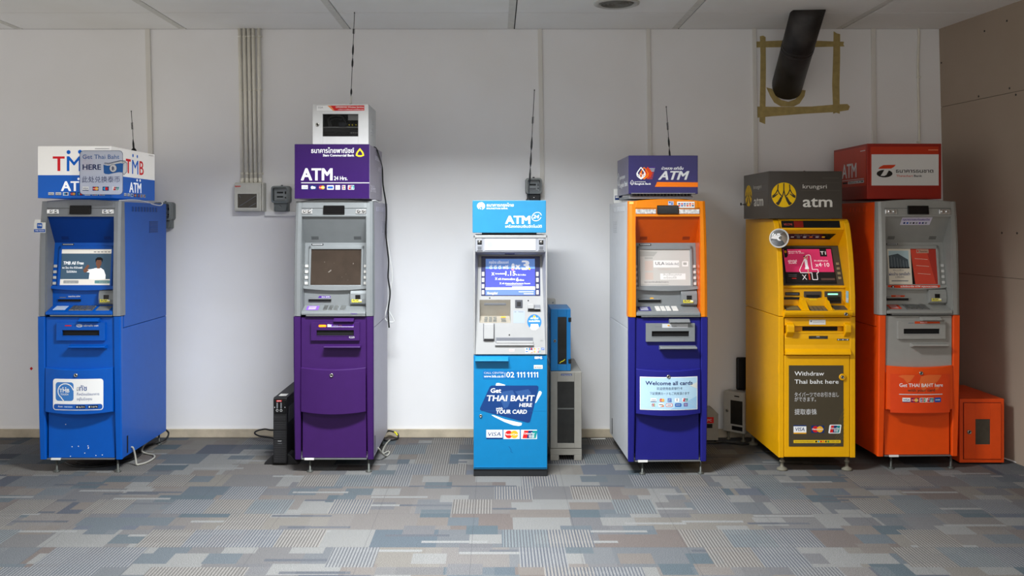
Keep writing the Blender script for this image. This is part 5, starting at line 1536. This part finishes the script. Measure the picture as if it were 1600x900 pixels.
GSIGN = mat('brown_grey_sign_film', (60, 54, 47), .28, var=.03, coat=.1)
t = thing('box_sign', 'dark grey box sign with a round yellow emblem, on the yellow machine', 'sign', (1.9785, 6.0, 1.594), 0, 'box signs on top of the machines')
MB().box(-.2355, .2355, 0, .6, 0, .3035, GSIGN, .003).build('sign_box', t)
KY_ = ink('emblem_yellow', (232, 186, 14)); KT = ink('sign_offwhite', (214, 210, 200)); KG = ink('sign_brown', (60, 54, 44))
def emblem(g, cx, cy, rx, ry):
    g.ell(cx, cy, rx, ry, KY_, 0, 48)
    E = lambda x, y: (cx + (x - 667) * rx / 172, cy + (y - 395) * ry / 172)
    tk = 15 * rx / 172
    for P in ([(588, 250), (582, 320), (556, 372), (524, 402), (505, 412)], [(667, 232), (667, 330), (652, 400), (622, 480), (590, 536)], [(667, 330), (682, 400), (712, 480), (744, 536)],
              [(746, 250), (752, 320), (778, 372), (810, 402), (829, 412)], [(580, 320), (602, 372), (644, 420)], [(752, 320), (730, 372), (690, 420)]):
        g.line([E(*p) for p in P], tk, KG, 1)
    g.poly([E(510, 440), E(540, 425), E(590, 380), E(580, 376), E(520, 410), E(502, 424)], KG, 1); g.poly([E(824, 440), E(794, 425), E(744, 380), E(754, 376), E(814, 410), E(832, 424)], KG, 1)
    g.poly([E(622, 420), E(640, 430), E(600, 520), E(580, 540), E(552, 508), E(580, 490)], KG, 1); g.poly([E(712, 420), E(694, 430), E(734, 520), E(754, 540), E(782, 508), E(754, 490)], KG, 1)
g = Gfx((0, 0, 0), FU, FV, 967, 725, .471 / 1025, .3035 / 660)
emblem(g, 667, 395, 172, 172)
g.text('krungsri', 930, 305, 56, KT, 334, 'l', .0); g.text('atm', 935, 562, 150, KT, 402, 'l', .03)
LNE = ink('sign_thin_line', (92, 86, 76))
g.rect(905, 334, 1450, 338, LNE); g.rect(905, 222, 1450, 225, LNE); g.rect(1200, 158, 1430, 163, LNE)
g.build('front_lettering', t)
g = Gfx((-.2355, .6, 0), (0, -1, 0), FV, 0, 100, .006, .003035)
emblem(g, 21, 48, 14, 24); g.text('krungsri', 42, 34, 8, KT, 31, 'l', .0); g.text('atm', 44, 72, 22, KT, 36, 'l', .025); g.rect(42, 26, 92, 26.6, LNE); g.rect(42, 42, 92, 42.6, LNE)
g.build('side_lettering', t)
m = MB(); m.cyl((-.2355, .575, .10), (-.262, .575, .10), .004, STEEL, 8); m.cyl((-.262, .575, .094), (-.262, .575, .112), .005, DARK, 8)
for x in (-.20, .0): m.lathe((x, .02 if x > -.1 else .45, .3035), (0, 0, 1), [(.006, 0), (.006, .003), (0, .004)], DARK, 10)
m.build('screw', t)

# ================================================================== boxes around the machines
ORC = mat('orange_cabinet_enamel', (226, 76, 16), .42, var=.04)
t = thing('floor_cabinet', 'low orange steel cabinet with a small window, on the floor beside the orange machine', 'cabinet', (3.004, 6.08, 0))
W_, H_, D_ = .29, .426, .52
b = MB(); b.box(0, W_, .0, D_, .012, H_, ORC, .004); b.box(.01, W_ - .01, .02, D_ - .02, 0, .012, SLOT); b.box(.0225, .2685, -.0004, .01, .0345, .4035, mat('orange_gap', (96, 26, 8), .7)); b.build('body', t)
wx0, wx1, wz0, wz1 = .0996, .1955, .132, .296; dx0, dx1, dz0, dz1 = .026, .265, .038, .400
d = MB(); d.box(dx0, wx0, -.008, -.0005, dz0, dz1, ORC, .002); d.box(wx1, dx1, -.008, -.0005, dz0, dz1, ORC, .002); d.box(wx0, wx1, -.008, -.0005, dz0, wz0, ORC, .002); d.box(wx0, wx1, -.008, -.0005, wz1, dz1, ORC, .002)
do = d.build('door', t)
MB().box(wx0, wx1, -.003, -.0006, wz0, wz1, mat('dusty_dark_glass', (72, 66, 56), .15, var=.1, scale=30)).build('door_glass', do)
lk = MB(); lock(lk, .058, -.008, .213, .013); lk.build('door_lock', do)

GCB = mat('grey_cabinet_enamel', (140, 137, 128), .5, var=.05)
t = thing('floor_cabinet', 'tall narrow grey steel cabinet with a dark glass door, beside the light blue machine', 'cabinet', (.358, 6.18, 0))
W_, H_, D_ = .207, .585, .60
b = MB(); b.box(0, W_, .008, D_, .075, H_, GCB, .003); b.box(0, W_, .004, D_, .036, .079, GCB, .002)
b.build('body', t)
for x0, x1 in ((0, .057), (.157, .207)):
    for y0 in (.004, D_ - .07): MB().box(x0, x1, y0, y0 + .06, 0, .0365, GCB, .003).build('foot', t)
wx0, wx1, wz0, wz1 = .046, .158, .115, .520
d = MB(); d.box(0.002, wx0, 0, .008, .082, H_ - .002, GCB, .002); d.box(wx1, W_ - .002, 0, .008, .082, H_ - .002, GCB, .002); d.box(wx0, wx1, 0, .008, .082, wz0, GCB, .002); d.box(wx0, wx1, 0, .008, wz1, H_ - .002, GCB, .002)
do = d.build('door', t)
MB().box(wx0, wx1, .004, .007, wz0, wz1, mat('smoked_glass', (38, 38, 36), .12, var=.15, scale=20)).build('door_glass', do)
m = MB(); m.box(wx0 + .002, wx1 - .002, .003, .0045, .338, .346, mat('shelf_behind_glass', (96, 98, 94), .4)); m.build('shelf_edge', do)
g = Gfx((0, 0, 0), FU, FV, 0, 0, 1, 1, .0008); g.rect(.07, -.572, .142, -.560, NAVY, 0); g.text('SYNDOME', .074, -.562, .006, PALE, .064, 'l', .02); g.build('door_label', do)

BCB = mat('blue_cabinet_enamel', (18, 114, 174), .4, var=.04)
t = thing('router_cabinet', 'small light blue cabinet with a dark glass door, standing on the narrow grey cabinet', 'cabinet', (.362, 6.21, .585))
W_, H_, D_ = .133, .412, .34
b = MB(); b.box(0, W_, .008, D_, 0, H_, BCB, .003); b.build('body', t)
g = Gfx((0, D_, 0), (0, -1, 0), FV, 0, 0, 1, 1, .0008)
for i in range(9):
    for j in range(7): g.ell(.08 + i * .022 + (j % 2) * .011, -.36 + j * .016, .0055, .0055, SLOT, 0, 8)
g.poly([(.1, -.12), (.28, -.2), (.28, -.19), (.1, -.11)], NAVY, 0); g.poly([(.1, -.07), (.28, -.15), (.28, -.13), (.1, -.05)], NAVY, 0); g.rect(.05, -.05, .26, -.035, PALE, 0); g.build('side_perforation', t)
wx0, wx1, wz0, wz1 = .046, .105, .045, .358
d = MB(); d.box(0.001, wx0, 0, .008, .002, H_ - .002, BCB, .002); d.box(wx1, W_ - .001, 0, .008, .002, H_ - .002, BCB, .002); d.box(wx0, wx1, 0, .008, .002, wz0, BCB, .002); d.box(wx0, wx1, 0, .008, wz1, H_ - .002, BCB, .002)
do = d.build('door', t)
MB().box(wx0, wx1, .004, .007, wz0, wz1, mat('smoked_glass', (0, 0, 0))).build('door_glass', do)
lk = MB(); lock(lk, .027, 0, .200, .009); lk.build('door_lock', do)
for z in (.050, .325):
    m = MB(); m.box(W_ - .016, W_ + .003, -.004, .012, z, z + .03, DARK, .003); m.build('hinge', do)
m = MB(); m.tube([(.06, .0035, .052), (.07, .003, .062), (.082, .003, .066), (.095, .0035, .078)], .003, mat('yellow_cable', (220, 210, 30), .5)); m.build('patch_cable', do)

t = thing('junction_box', 'beige junction box on the wall behind the small light blue cabinet', 'junction box', (.385, WY, .90))
m = MB(); m.box(-.045, .045, -.085, 0, 0, .114, mat('beige_plastic', (206, 202, 190), .5), .006); m.build('case', t)
m = MB(); m.lathe((.025, -.085, .09), (0, -1, 0), [(.006, 0), (.006, .002), (0, .003)], STEEL, 10); m.build('screw', t)

t = thing('junction_box', 'small white box standing on top of the amber and indigo machine, behind its sign', 'junction box', (.842, 6.42, 1.70))
m = MB(); m.box(-.035, .025, 0, .05, 0, .098, TAGW, .003); m.build('case', t)
g = Gfx((0, 0, 0), FU, FV, 0, 0, 1, 1, .0008); g.rect(-.028, -.052, .02, -.022, NAVY, 0); g.rect(-.024, -.048, .0, -.036, PALE, 1); g.build('case_label', t)

t = thing('power_box', 'low grey box with a red label, on the floor behind the amber and indigo machine', 'power unit', (1.50, 6.70, 0))
b = MB(); b.prism([(-.10, .012), (.088, .012), (.088, .20), (.055, .235), (-.10, .235)], 0, .13, 'y', mat('grey_steel_case', (150, 146, 136), .5), .003)
for x in (-.08, .07):
    for y in (.02, .11): b.cyl((x, y, 0), (x, y, .014), .01, DARK, 10)
b.build('case', t)
g = Gfx((0, 0, 0), FU, FV, 0, 0, 1, 1, .0008); g.rect(-.02, -.178, .055, -.135, RED, 0); g.text('APC', -.01, -.148, .016, PALE, .05, 'l', .03); g.rect(-.02, -.13, .045, -.10, BLACK, 0); g.build('front_label', t)

t = thing('floor_cabinet', 'small white cabinet with a dark glass door, turned sideways behind the yellow machine', 'cabinet', (1.640, 6.775, 0), -math.radians(44))
WCM = mat('dull_white_enamel', (176, 174, 166), .45, var=.04)
b = MB(); b.box(0, .165, .006, .08, .062, .355, WCM, .008)
b.build('body', t)
for x in (.02, .14): MB().lathe((x, .04, 0), (0, 0, 1), [(.018, 0), (.018, .01), (.008, .016), (.008, .064)], mat('grey_rubber_foot', (0, 0, 0)), 12).build('foot', t)
d = MB(); d.box(.002, .163, 0, .007, .066, .351, WCM, .004); do = d.build('door', t)
MB().box(.060, .155, -.0015, .004, .125, .295, mat('smoked_glass', (0, 0, 0)), .001).build('door_glass', do)
g = Gfx((0, 0, 0), FU, FV, 0, 0, 1, 1, .0008); g.rect(.07, -.112, .155, -.082, BLACK, 0); g.rect(.09, -.33, .13, -.322, BLACK, 0); g.build('door_label', do)
lk = MB(); lock(lk, .032, 0, .215, .010); lk.build('door_lock', do)
t = thing('modem', 'slim black case standing on the small white cabinet behind the yellow machine', 'modem', (1.742, 6.785, .355))
MB().box(.0, .13, 0, .035, 0, .236, DARK, .012, 3).build('case', t)

# black uninterruptible power supply
UPSM = mat('ups_black', (26, 26, 28), .45, var=.08)
t = thing('power_supply', 'tall slim black power supply unit standing on the floor left of the purple machine', 'power unit', (-1.393, 6.05, 0))
b = MB(); b.box(-.043, .043, .018, .60, .008, .440, UPSM, .004)
b.prism([(.022, .01), (.006, .012), (.002, .03), (.002, .425), (.008, .436), (.03, .441), (.03, .01)], -.0435, .0435, 'x', UPSM, .002)
b.build('case', t)
m = MB(); m.prism([(.004, .335), (-.004, .338), (-.004, .425), (.002, .432), (.006, .432)], -.040, .040, 'x', mat('gloss_black', (14, 14, 15), .2, var=0), .002)
po = m.build('control_panel', t)
g = Gfx((0, -.004, 0), FU, FV, 0, 0, 1, 1, .0008)
g.rect(-.022, -.424, .012, -.414, RED, 0); g.text('APC', -.018, -.4155, .007, PALE, .026, 'l', .03)
for c_ in (-.017, .008):
    g.rect(c_ - .004, -.408, c_ + .004, -.372, GREYI, 0); g.ell(c_, -.358, .008, .008, PALE, 0, 14); g.ell(c_, -.358, .006, .006, BLACK, 1, 14)
for c_ in (-.033, .033): g.ell(c_, -.378, .003, .003, PALE, 0, 8)
g.build('panel_print', po)
m = MB()
for k in range(26): m.box(-.037, .037, -.0005, .003, .022 + k * .0115, .0285 + k * .0115, mat('grille_black', (38, 38, 40), .5), .0008)
for z in (.112, .172, .232, .292): m.box(-.0395, .0395, -.0025, .003, z, z + .004, UPSM, .001)
m.box(-.016, .016, -.004, .003, .150, .166, mat('grille_black', (0, 0, 0)), .001)
m.build('front_grille', t)
g = Gfx((0, -.004, 0), FU, FV, 0, 0, 1, 1, .0012); g.text('SMART', -.012, -.158, .005, PALE, .024, 'l', .03); g.text('UPS', -.012, -.142, .005, GREYI, .024, 'l', .03); g.build('front_mark', t)
MB().box(-.022, .026, .06, .13, .4398, .4415, TAGW).build('top_label', t)
MB().box(.0425, .0442, .06, .26, .27, .37, mat('side_plate_grey', (92, 94, 98), .4)).build('side_plate', t)
for s in (-1, 1):
    m = MB(); P = [(s * .040, .002), (s * .112, .002), (s * .108, .012), (s * .060, .062), (s * .040, .070)]
    m.prism(P, .03, .15, 'y', UPSM, .004); m.build('stand_foot', t)

# ================================================================== meters, breaker box and conduits
MGL = mat('meter_glass', (60, 66, 66), .08, var=0, alpha=.12)
def meter(label, x, z, dark, W_=.130, tz=.185):
    t = thing('electricity_meter', label, 'electricity meter', (x, WY, z), 0, 'electricity meters')
    cs = mat('meter_case_dark', (34, 36, 38), .4) if dark else mat('meter_case_grey', (104, 110, 110), .45)
    b = MB(); b.box(-W_ * .40, W_ * .40, -.055, 0, 0, .07, cs, .006); b.prism(rounded(-W_ / 2, W_ / 2, .058, tz, .02), -.05, 0, 'y', cs, .003); b.build('case', t)
    fr = MB()
    o = rounded(-W_ / 2 + .002, W_ / 2 - .002, .060, tz - .002, .02); i = rounded(-W_ / 2 + .014, W_ / 2 - .014, .073, tz - .014, .012); n = len(o)
    fm = mat('meter_frame_pale', (150, 154, 152), .35, .3) if dark else mat('meter_frame_grey', (120, 126, 126), .4)
    fr.loft([[(a, -.05, c_) for a, c_ in o], [(a, -.098, c_) for a, c_ in o], [(a, -.104, c_) for a, c_ in i], [(a, -.05, c_) for a, c_ in i]], fm, False, False)
    fo = fr.build('cover_frame', t)
    pl = MB(); pl.box(-W_ / 2 + .016, W_ / 2 - .016, -.058, -.05, .076, tz - .016, mat('meter_plate', (176, 182, 184), .5), .001)
    pl.box(-.03, .016, -.0595, -.055, tz - .055, tz - .042, BLACK); pl.box(-.03, .016, -.0595, -.055, tz - .085, tz - .074, BLACK if not dark else GREYI); pl.box(-.034, .03, -.0590, -.055, .082, .086, GREYI); pl.box(.026, .038, -.0592, -.055, tz - .06, tz - .04, GREYI if dark else BLACK)
    pl.cyl((.032, -.058, .10), (.032, -.062, .10), .005, DARK, 10)
    pl.build('dial_plate', t)
    MB().prism(rounded(-W_ / 2 + .013, W_ / 2 - .013, .072, tz - .013, .012), -.1035, -.1005, 'y', MGL).build('cover_glass', fo)
    tc = MB(); tc.prism([(-W_ * .40, .062), (W_ * .40, .062), (W_ * .30, .0), (-W_ * .30, .0)], -.075, -.02, 'y', cs, .005); tc.build('terminal_cover', t)
    k = MB(); k.lathe((0, -.075, .035), (0, -1, 0), [(.006, 0), (.006, .004), (0, .005)], CHROME, 12); k.cyl((0, -.03, tz - .004), (0, -.03, tz + .008), .008, cs, 10); k.build('seal_screw', t)
    return t
meter('grey glass-fronted meter on the wall between the breaker box and the purple machine', X(442), 1.648, False)
meter('black meter with a pale frame, on the wall above the light blue machine', X(834.5) - .005, 1.715, True, .12, .175)
meter('grey meter half hidden behind the back of the blue machine', -2.402, 1.525, False, .13, .19)

t = thing('breaker_box', 'cream breaker box with a dark window under the white conduits', 'breaker box', (X(393.5), WY, 1.645))
CRM = mat('cream_plastic', (200, 198, 188), .5, var=.04)
K_ = 1 / (214 * 9.0)
b = MB(); b.box(-.110, .106, -.055, 0, 0, .212, CRM, .005)
b.build('case', t)
d = MB(); d.box(-.107, .088, -.078, -.054, .006, .206, CRM, .005); d.box(.090, .103, -.074, -.054, .006, .206, CRM, .004)
fx0, fx1, fz0, fz1 = -.097, .072, .016, .140
for a in ((fx0, -.081, fz0, fz1), (.0565, fx1, fz0, fz1)): d.box(a[0], a[1], -.083, -.077, a[2], a[3], CRM, .001)
d.box(-.081, .0565, -.083, -.077, fz0, .029, CRM, .001); d.box(-.081, .0565, -.083, -.077, .129, fz1, CRM, .001)
do = d.build('cover', t)
m = MB(); m.box(-.081, .0565, -.0802, -.0775, .029, .129, mat('window_dark_brown', (58, 52, 44), .2, var=.15)); wo = m.build('window', do)
m = MB()
for P in ([(-.07, -.081, .04), (-.02, -.081, .07), (.05, -.081, .115)], [(.0, -.081, .035), (.05, -.081, .062)], [(-.07, -.081, .12), (-.06, -.081, .098)]): m.tube(P, .0022, GREYI, 6, 3)
m.build('wiring', do)
g = Gfx((0, -.078, 0), FU, FV, 0, 0, 1, 1, .0008); g.rect(-.103, -.187, -.060, -.181, RED, 0); g.text('SAFE-T-CUT', -.098, -.176, .004, RED, .03, 'l', .02); g.build('maker_label', do)

PVC = mat('white_pvc', (230, 226, 212), .45, var=.04)
tops = (375.5, 382.5, 389.5, 396.5, 405.5); bots = (379.5, 387.0, 394.0, 400.5, 407.5)
names = ('leftmost of the five white conduits above the breaker box', 'white conduit second from the left above the breaker box', 'middle one of the five white conduits above the breaker box', 'white conduit second from the right above the breaker box', 'rightmost of the five white conduits above the breaker box')
for a, b_, nm in zip(tops, bots, names):
    t = thing('conduit', nm, 'pipe', (X(b_), WY, 1.857), 0, 'white conduits down to the breaker box')
    dx = X(a) - X(b_); r_ = .0125
    m = MB(); m.cyl((0, -.018, 0), (dx, -.018, CZ - 1.857), r_, PVC, 16); m.build('pipe', t)
    m = MB(); m.lathe((0, -.018, 0), (0, 0, 1), [(.0125, 0), (.0146, .001), (.0146, .030), (.0128, .034)], PVC, 16); m.build('coupling', t)
    for z in (.06, .67, 1.06):
        m = MB(); xx = dx * z / 1.123; m.cyl((xx, -.018, z), (xx + .001, -.018, z + .012), .0142, PVC, 14); m.box(xx - .006, xx + .021, -.006, 0, z, z + .012, PVC, .001); m.build('clip', t)
t = thing('cable_trunking', 'short white cable trunking on the wall between the breaker box and the purple machine', 'trunking', (X(415), WY, 1.615))
MB().box(0, .25, -.028, 0, 0, .033, FIXW, .003).build('channel', t)
t = thing('conduit', 'thin white conduit high on the wall above the orange machine', 'pipe', (X(1436), WY, 1.9))
m = MB(); m.tube([(0, -.010, .05), (-.004, -.010, .4), (-.012, -.010, .8), (-.006, -.012, 1.02), (-.010, -.014, CZ - 1.9)], .008, PVC, 10); m.build('pipe', t)
for z in (.25, .72): MB().box(-.02, .008, -.018, 0, z, z + .012, PVC, .002).build('clip', t)

# ------------------------------------------------------------------ black duct and its masking tape
PIPEM = mat('sooty_black_pipe', (40, 36, 34), .42, var=.9, scale=7)
t = thing('duct_pipe', 'fat sooty black pipe slanting from the ceiling into the wall', 'pipe', (2.083, 6.26, 2.99))
a, b_ = Vector((0, 0, 0)), Vector((.045, .62, -.44))
m = MB(); m.cyl(a - (b_ - a) * .03, b_, .110, PIPEM, 40)
m.build('pipe', t)
m = MB()
for f_ in (.42, .46): 
    q = a + (b_ - a) * f_; m.lathe(q, b_ - a, [(.110, 0), (.1125, .002), (.1125, .012), (.110, .014)], PIPEM, 40)
m.build('joint_ring', t)
TAPE = mat('masking_tape', (172, 152, 96), .8, var=.14, scale=22)
def tape(label, pts, jag=3.0):
    """outline in crop pixels of the wall (3.556 per photo pixel)"""
    P = [((1150 + x / 3.556 - 775) * WY / 1466, 1.58 + (345 - y / 3.556) * WY / 1466) for x, y in pts]
    cx = sum(p[0] for p in P) / len(P); cz = sum(p[1] for p in P) / len(P)
    m = MB(); m.prism([(p[0] - cx, p[1] - cz) for p in P], -.0012 - .0006 * tape.n, -.0003, 'y', TAPE)
    o = m.build('masking_tape'); o.location = (cx, WY, cz); tape.n += 1
    return tag(o, label, 'tape', 'masking tape round the black pipe')
tape.n = 0
tape('masking tape strip along the top of the square round the black pipe', [(96, 232), (180, 228), (300, 224), (430, 226), (600, 232), (596, 246), (602, 258), (430, 262), (280, 262), (110, 264), (100, 250)])
tape('masking tape strip down the left side of the square round the black pipe', [(132, 202), (150, 198), (164, 206), (166, 380), (164, 560), (162, 690), (148, 684), (130, 676), (134, 480), (136, 300)])
tape('masking tape strip down the right side of the square round the black pipe', [(542, 174), (560, 186), (578, 190), (578, 330), (574, 470), (576, 632), (556, 626), (540, 632), (534, 470), (540, 300)])
tape('masking tape strip along the bottom of the square round the black pipe', [(114, 592), (240, 594), (420, 592), (560, 580), (618, 578), (632, 592), (624, 612), (560, 622), (380, 632), (200, 646), (120, 654)])
tape('curved masking tape under the end of the black pipe', [(168, 486), (200, 494), (218, 528), (250, 556), (290, 566), (330, 552), (352, 524), (362, 500), (386, 502), (380, 534), (352, 576), (320, 592), (250, 592), (212, 570), (190, 534)])

# ------------------------------------------------------------------ aerials
WIRE = mat('aerial_wire', (54, 54, 56), .4, .6); RUB = mat('aerial_rubber', (18, 18, 20), .5)
def aerial(label, base, top, sleeves, coil, mast_white=0):
    base = Vector(base); top = Vector(top)
    t = thing('aerial', label, 'aerial', base, 0, 'whip aerials on the machines')
    v = top - base
    m = MB(); m.lathe((0, 0, 0), (0, 0, 1), [(.018, 0), (.018, .008), (.012, .016), (.005, .024), (.004, .03)], RUB, 20); m.build('magnet_base', t)
    m = MB(); m.tube([Vector((0, 0, .02)), v], .0021, WIRE, 8, 1); m.lathe(v, (0, 0, 1), [(.0035, -.004), (.0035, .004), (0, .006)], WIRE, 8); m.build('whip', t)
    for a, b_ in sleeves:
        m = MB(); L_ = (v * (b_ - a)).length; m.lathe(v * a, v, [(.0025, 0), (.0062, L_ * .25), (.0062, L_ * .6), (.0025, L_)], RUB, 12); m.build('sleeve', t)
    if coil:
        m = MB(); pts = []
        d_ = v.normalized(); n_ = d_.orthogonal().normalized(); bn = d_.cross(n_)
        for k in range(49):
            a = 2 * PI * k / 8; pts.append(v * (coil[0] + (coil[1] - coil[0]) * k / 48) + n_ * .0065 * math.cos(a) + bn * .0065 * math.sin(a))
        m.tube(pts, .0014, WIRE, 6, 1); m.build('coil', t)
    if mast_white:
        m = MB(); m.cyl(v * .02, v * .115, .008, TAGW, 14); m.build('ferrule', t)
    return t
aerial('short whip aerial with a coil, on the white and blue box sign', (-2.432, 6.3, 2.046), (-2.449, 6.3, 2.315), ((.04, .30),), (.55, .72))
aerial('tallest whip aerial, rising from the white cabinet almost to the ceiling', (-.945, 6.1, 2.319), (-.920, 6.1, 2.932), ((.13, .20), (.42, .52), (.55, .67)), (.78, .83), 1)
aerial('long leaning whip aerial on the light blue box sign', (.2105, 6.05, 1.706), (.2476, 6.05, 2.422), ((.16, .30), (.31, .44), (.46, .58)), (.70, .76))
aerial('short whip aerial with a coil, on the indigo box sign', (1.150, 6.2, 1.988), (1.125, 6.2, 2.333), ((.02, .20), (.23, .42)), (.56, .70))

# ------------------------------------------------------------------ cables
CGRY = mat('cable_grey', (160, 158, 148), .5); CBLK = mat('cable_black', (22, 22, 22), .5); CWHT = mat('cable_white', (226, 226, 222), .45)
def cable(label, pts, r_, m_, extra=None):
    c0 = Vector(pts[0]); m = MB(); m.tube([Vector(p) - c0 for p in pts], r_, m_, 8, 7)
    if extra: m.tube([Vector(p) - c0 for p in extra[0]], extra[1], extra[2], 8, 7)
    o = m.build('cable'); o.location = c0
    return tag(o, label, 'cable')
cable('pale grey cable looping on the carpet at the right side of the blue machine', [(-2.356, 6.05, .12), (-2.340, 6.05, .115), (-2.330, 6.06, .06), (-2.318, 6.05, .012), (-2.303, 6.06, .007), (-2.275, 6.11, .007), (-2.268, 6.22, .007), (-2.30, 6.30, .007), (-2.36, 6.34, .007), (-2.40, 6.36, .02), (-2.40, 6.40, .05), (-2.38, 6.44, .075)], .0062, CGRY)
cable('black cable lying under the blue machine', [(-2.80, 6.10, .007), (-2.72, 6.03, .007), (-2.60, 6.0, .007), (-2.48, 6.06, .007), (-2.40, 6.18, .007), (-2.40, 6.34, .007), (-2.46, 6.46, .007), (-2.42, 6.58, .012), (-2.345, 6.64, .03), (-2.345, 6.72, .06), (-2.39, 6.74, .09)], .0065, CBLK,
      ([(-2.74, 6.12, .007), (-2.62, 6.06, .007), (-2.5, 6.12, .007), (-2.43, 6.24, .007), (-2.45, 6.4, .007)], .006, CBLK))
cable('grey cable looping on the carpet at the right side of the purple machine', [(-.782, 6.14, .10), (-.766, 6.14, .088), (-.752, 6.18, .05), (-.735, 6.27, .008), (-.722, 6.34, .007), (-.735, 6.40, .007), (-.76, 6.34, .008), (-.775, 6.42, .007), (-.775, 6.6, .007), (-.760, 6.72, .010)], .0055, CGRY)
cable('black and yellow cable coiled by the wall behind the purple machine', [(-.83, 6.72, .012), (-.78, 6.72, .007), (-.735, 6.74, .007), (-.708, 6.76, .015), (-.708, 6.78, .035), (-.735, 6.79, .05), (-.775, 6.79, .06), (-.80, 6.76, .05)], .006, CBLK,
      ([(-.712, 6.772, .030), (-.722, 6.782, .044), (-.735, 6.788, .052)], .0068, mat('yellow_cable', (0, 0, 0))))
def wp(px_, py_, Y): return ((px_ - 775) * Y / 1466, Y, 1.58 + (345 - py_) * Y / 1466)
cable('black cable looping on the floor left of the slim black power supply', [(-1.40, 6.70, .01), (-1.50, 6.70, .012), wp(421, 683.5, 6.70), wp(405, 681, 6.72), wp(398, 677, 6.74), wp(402, 673, 6.76), wp(414, 670.5, 6.78), wp(427, 672, 6.78), (-1.48, 6.78, .09), (-1.40, 6.78, .07)], .006, CBLK)
cable('black cable hanging down the right side of the purple box sign and machine', [(-.84, 6.20, 2.062), (-.80, 6.20, 2.064), (-.782, 6.22, 2.03)] + [wp(*p, 6.52) for p in ((597, 262), (598.5, 289), (603.5, 324), (603, 365), (607, 406), (606.5, 434), (609.5, 458), (606.5, 486), (608, 512))], .0055, CBLK)
cable('white cable hanging down the right side of the purple machine', [wp(581, 313.5, 6.0), wp(589, 314.5, 6.1)] + [wp(*p, 6.54) for p in ((599, 326), (603, 362), (608, 396), (612, 420), (613, 436), (609, 458), (605, 479), (601.5, 496), (608, 503), (615.5, 502), (611, 492), (605, 482))], .0042, CWHT)
cable('thin white cable along the lower right edge of the white and blue box sign', [wp(186, 313.5, 5.96), wp(206, 312.5, 6.12), wp(222, 314, 6.28), wp(238, 319, 6.42), wp(250, 321, 6.56), wp(254, 318, 6.6), wp(252, 315.5, 6.6)], .0038, CWHT)
cable('black cable on the floor below the low grey box and small white cabinet', [(1.44, 6.66, .007), (1.54, 6.64, .007), (1.62, 6.66, .007), (1.68, 6.63, .007), (1.735, 6.60, .007), (1.80, 6.62, .007)], .0055, CBLK)
cable('thin white cable on the floor right of the low orange cabinet', [(3.26, 6.62, .006), (3.315, 6.5, .006), (3.34, 6.34, .006), (3.372, 6.2, .006), (3.40, 6.08, .006), (3.43, 5.9, .006)], .005, CWHT)
m = MB(); m.prism([(-.012, 0), (0, -.014), (.012, 0), (0, .012)], -.001, -.0002, 'y', RED); o = m.build('wall_sticker'); o.location = (X(49), WY, .502); tag(o, 'small red diamond sticker on the wall at the far left', 'sticker')
m = MB(); m.box(-.055, .05, -.012, .012, 0, .002, TAGW, .0005); o = m.build('paper_scrap'); o.location = (X(934), WY - .05, 0.0); o.rotation_euler = (0, 0, .05); tag(o, 'scrap of white paper on the floor by the kerb right of the grey cabinet', 'paper')
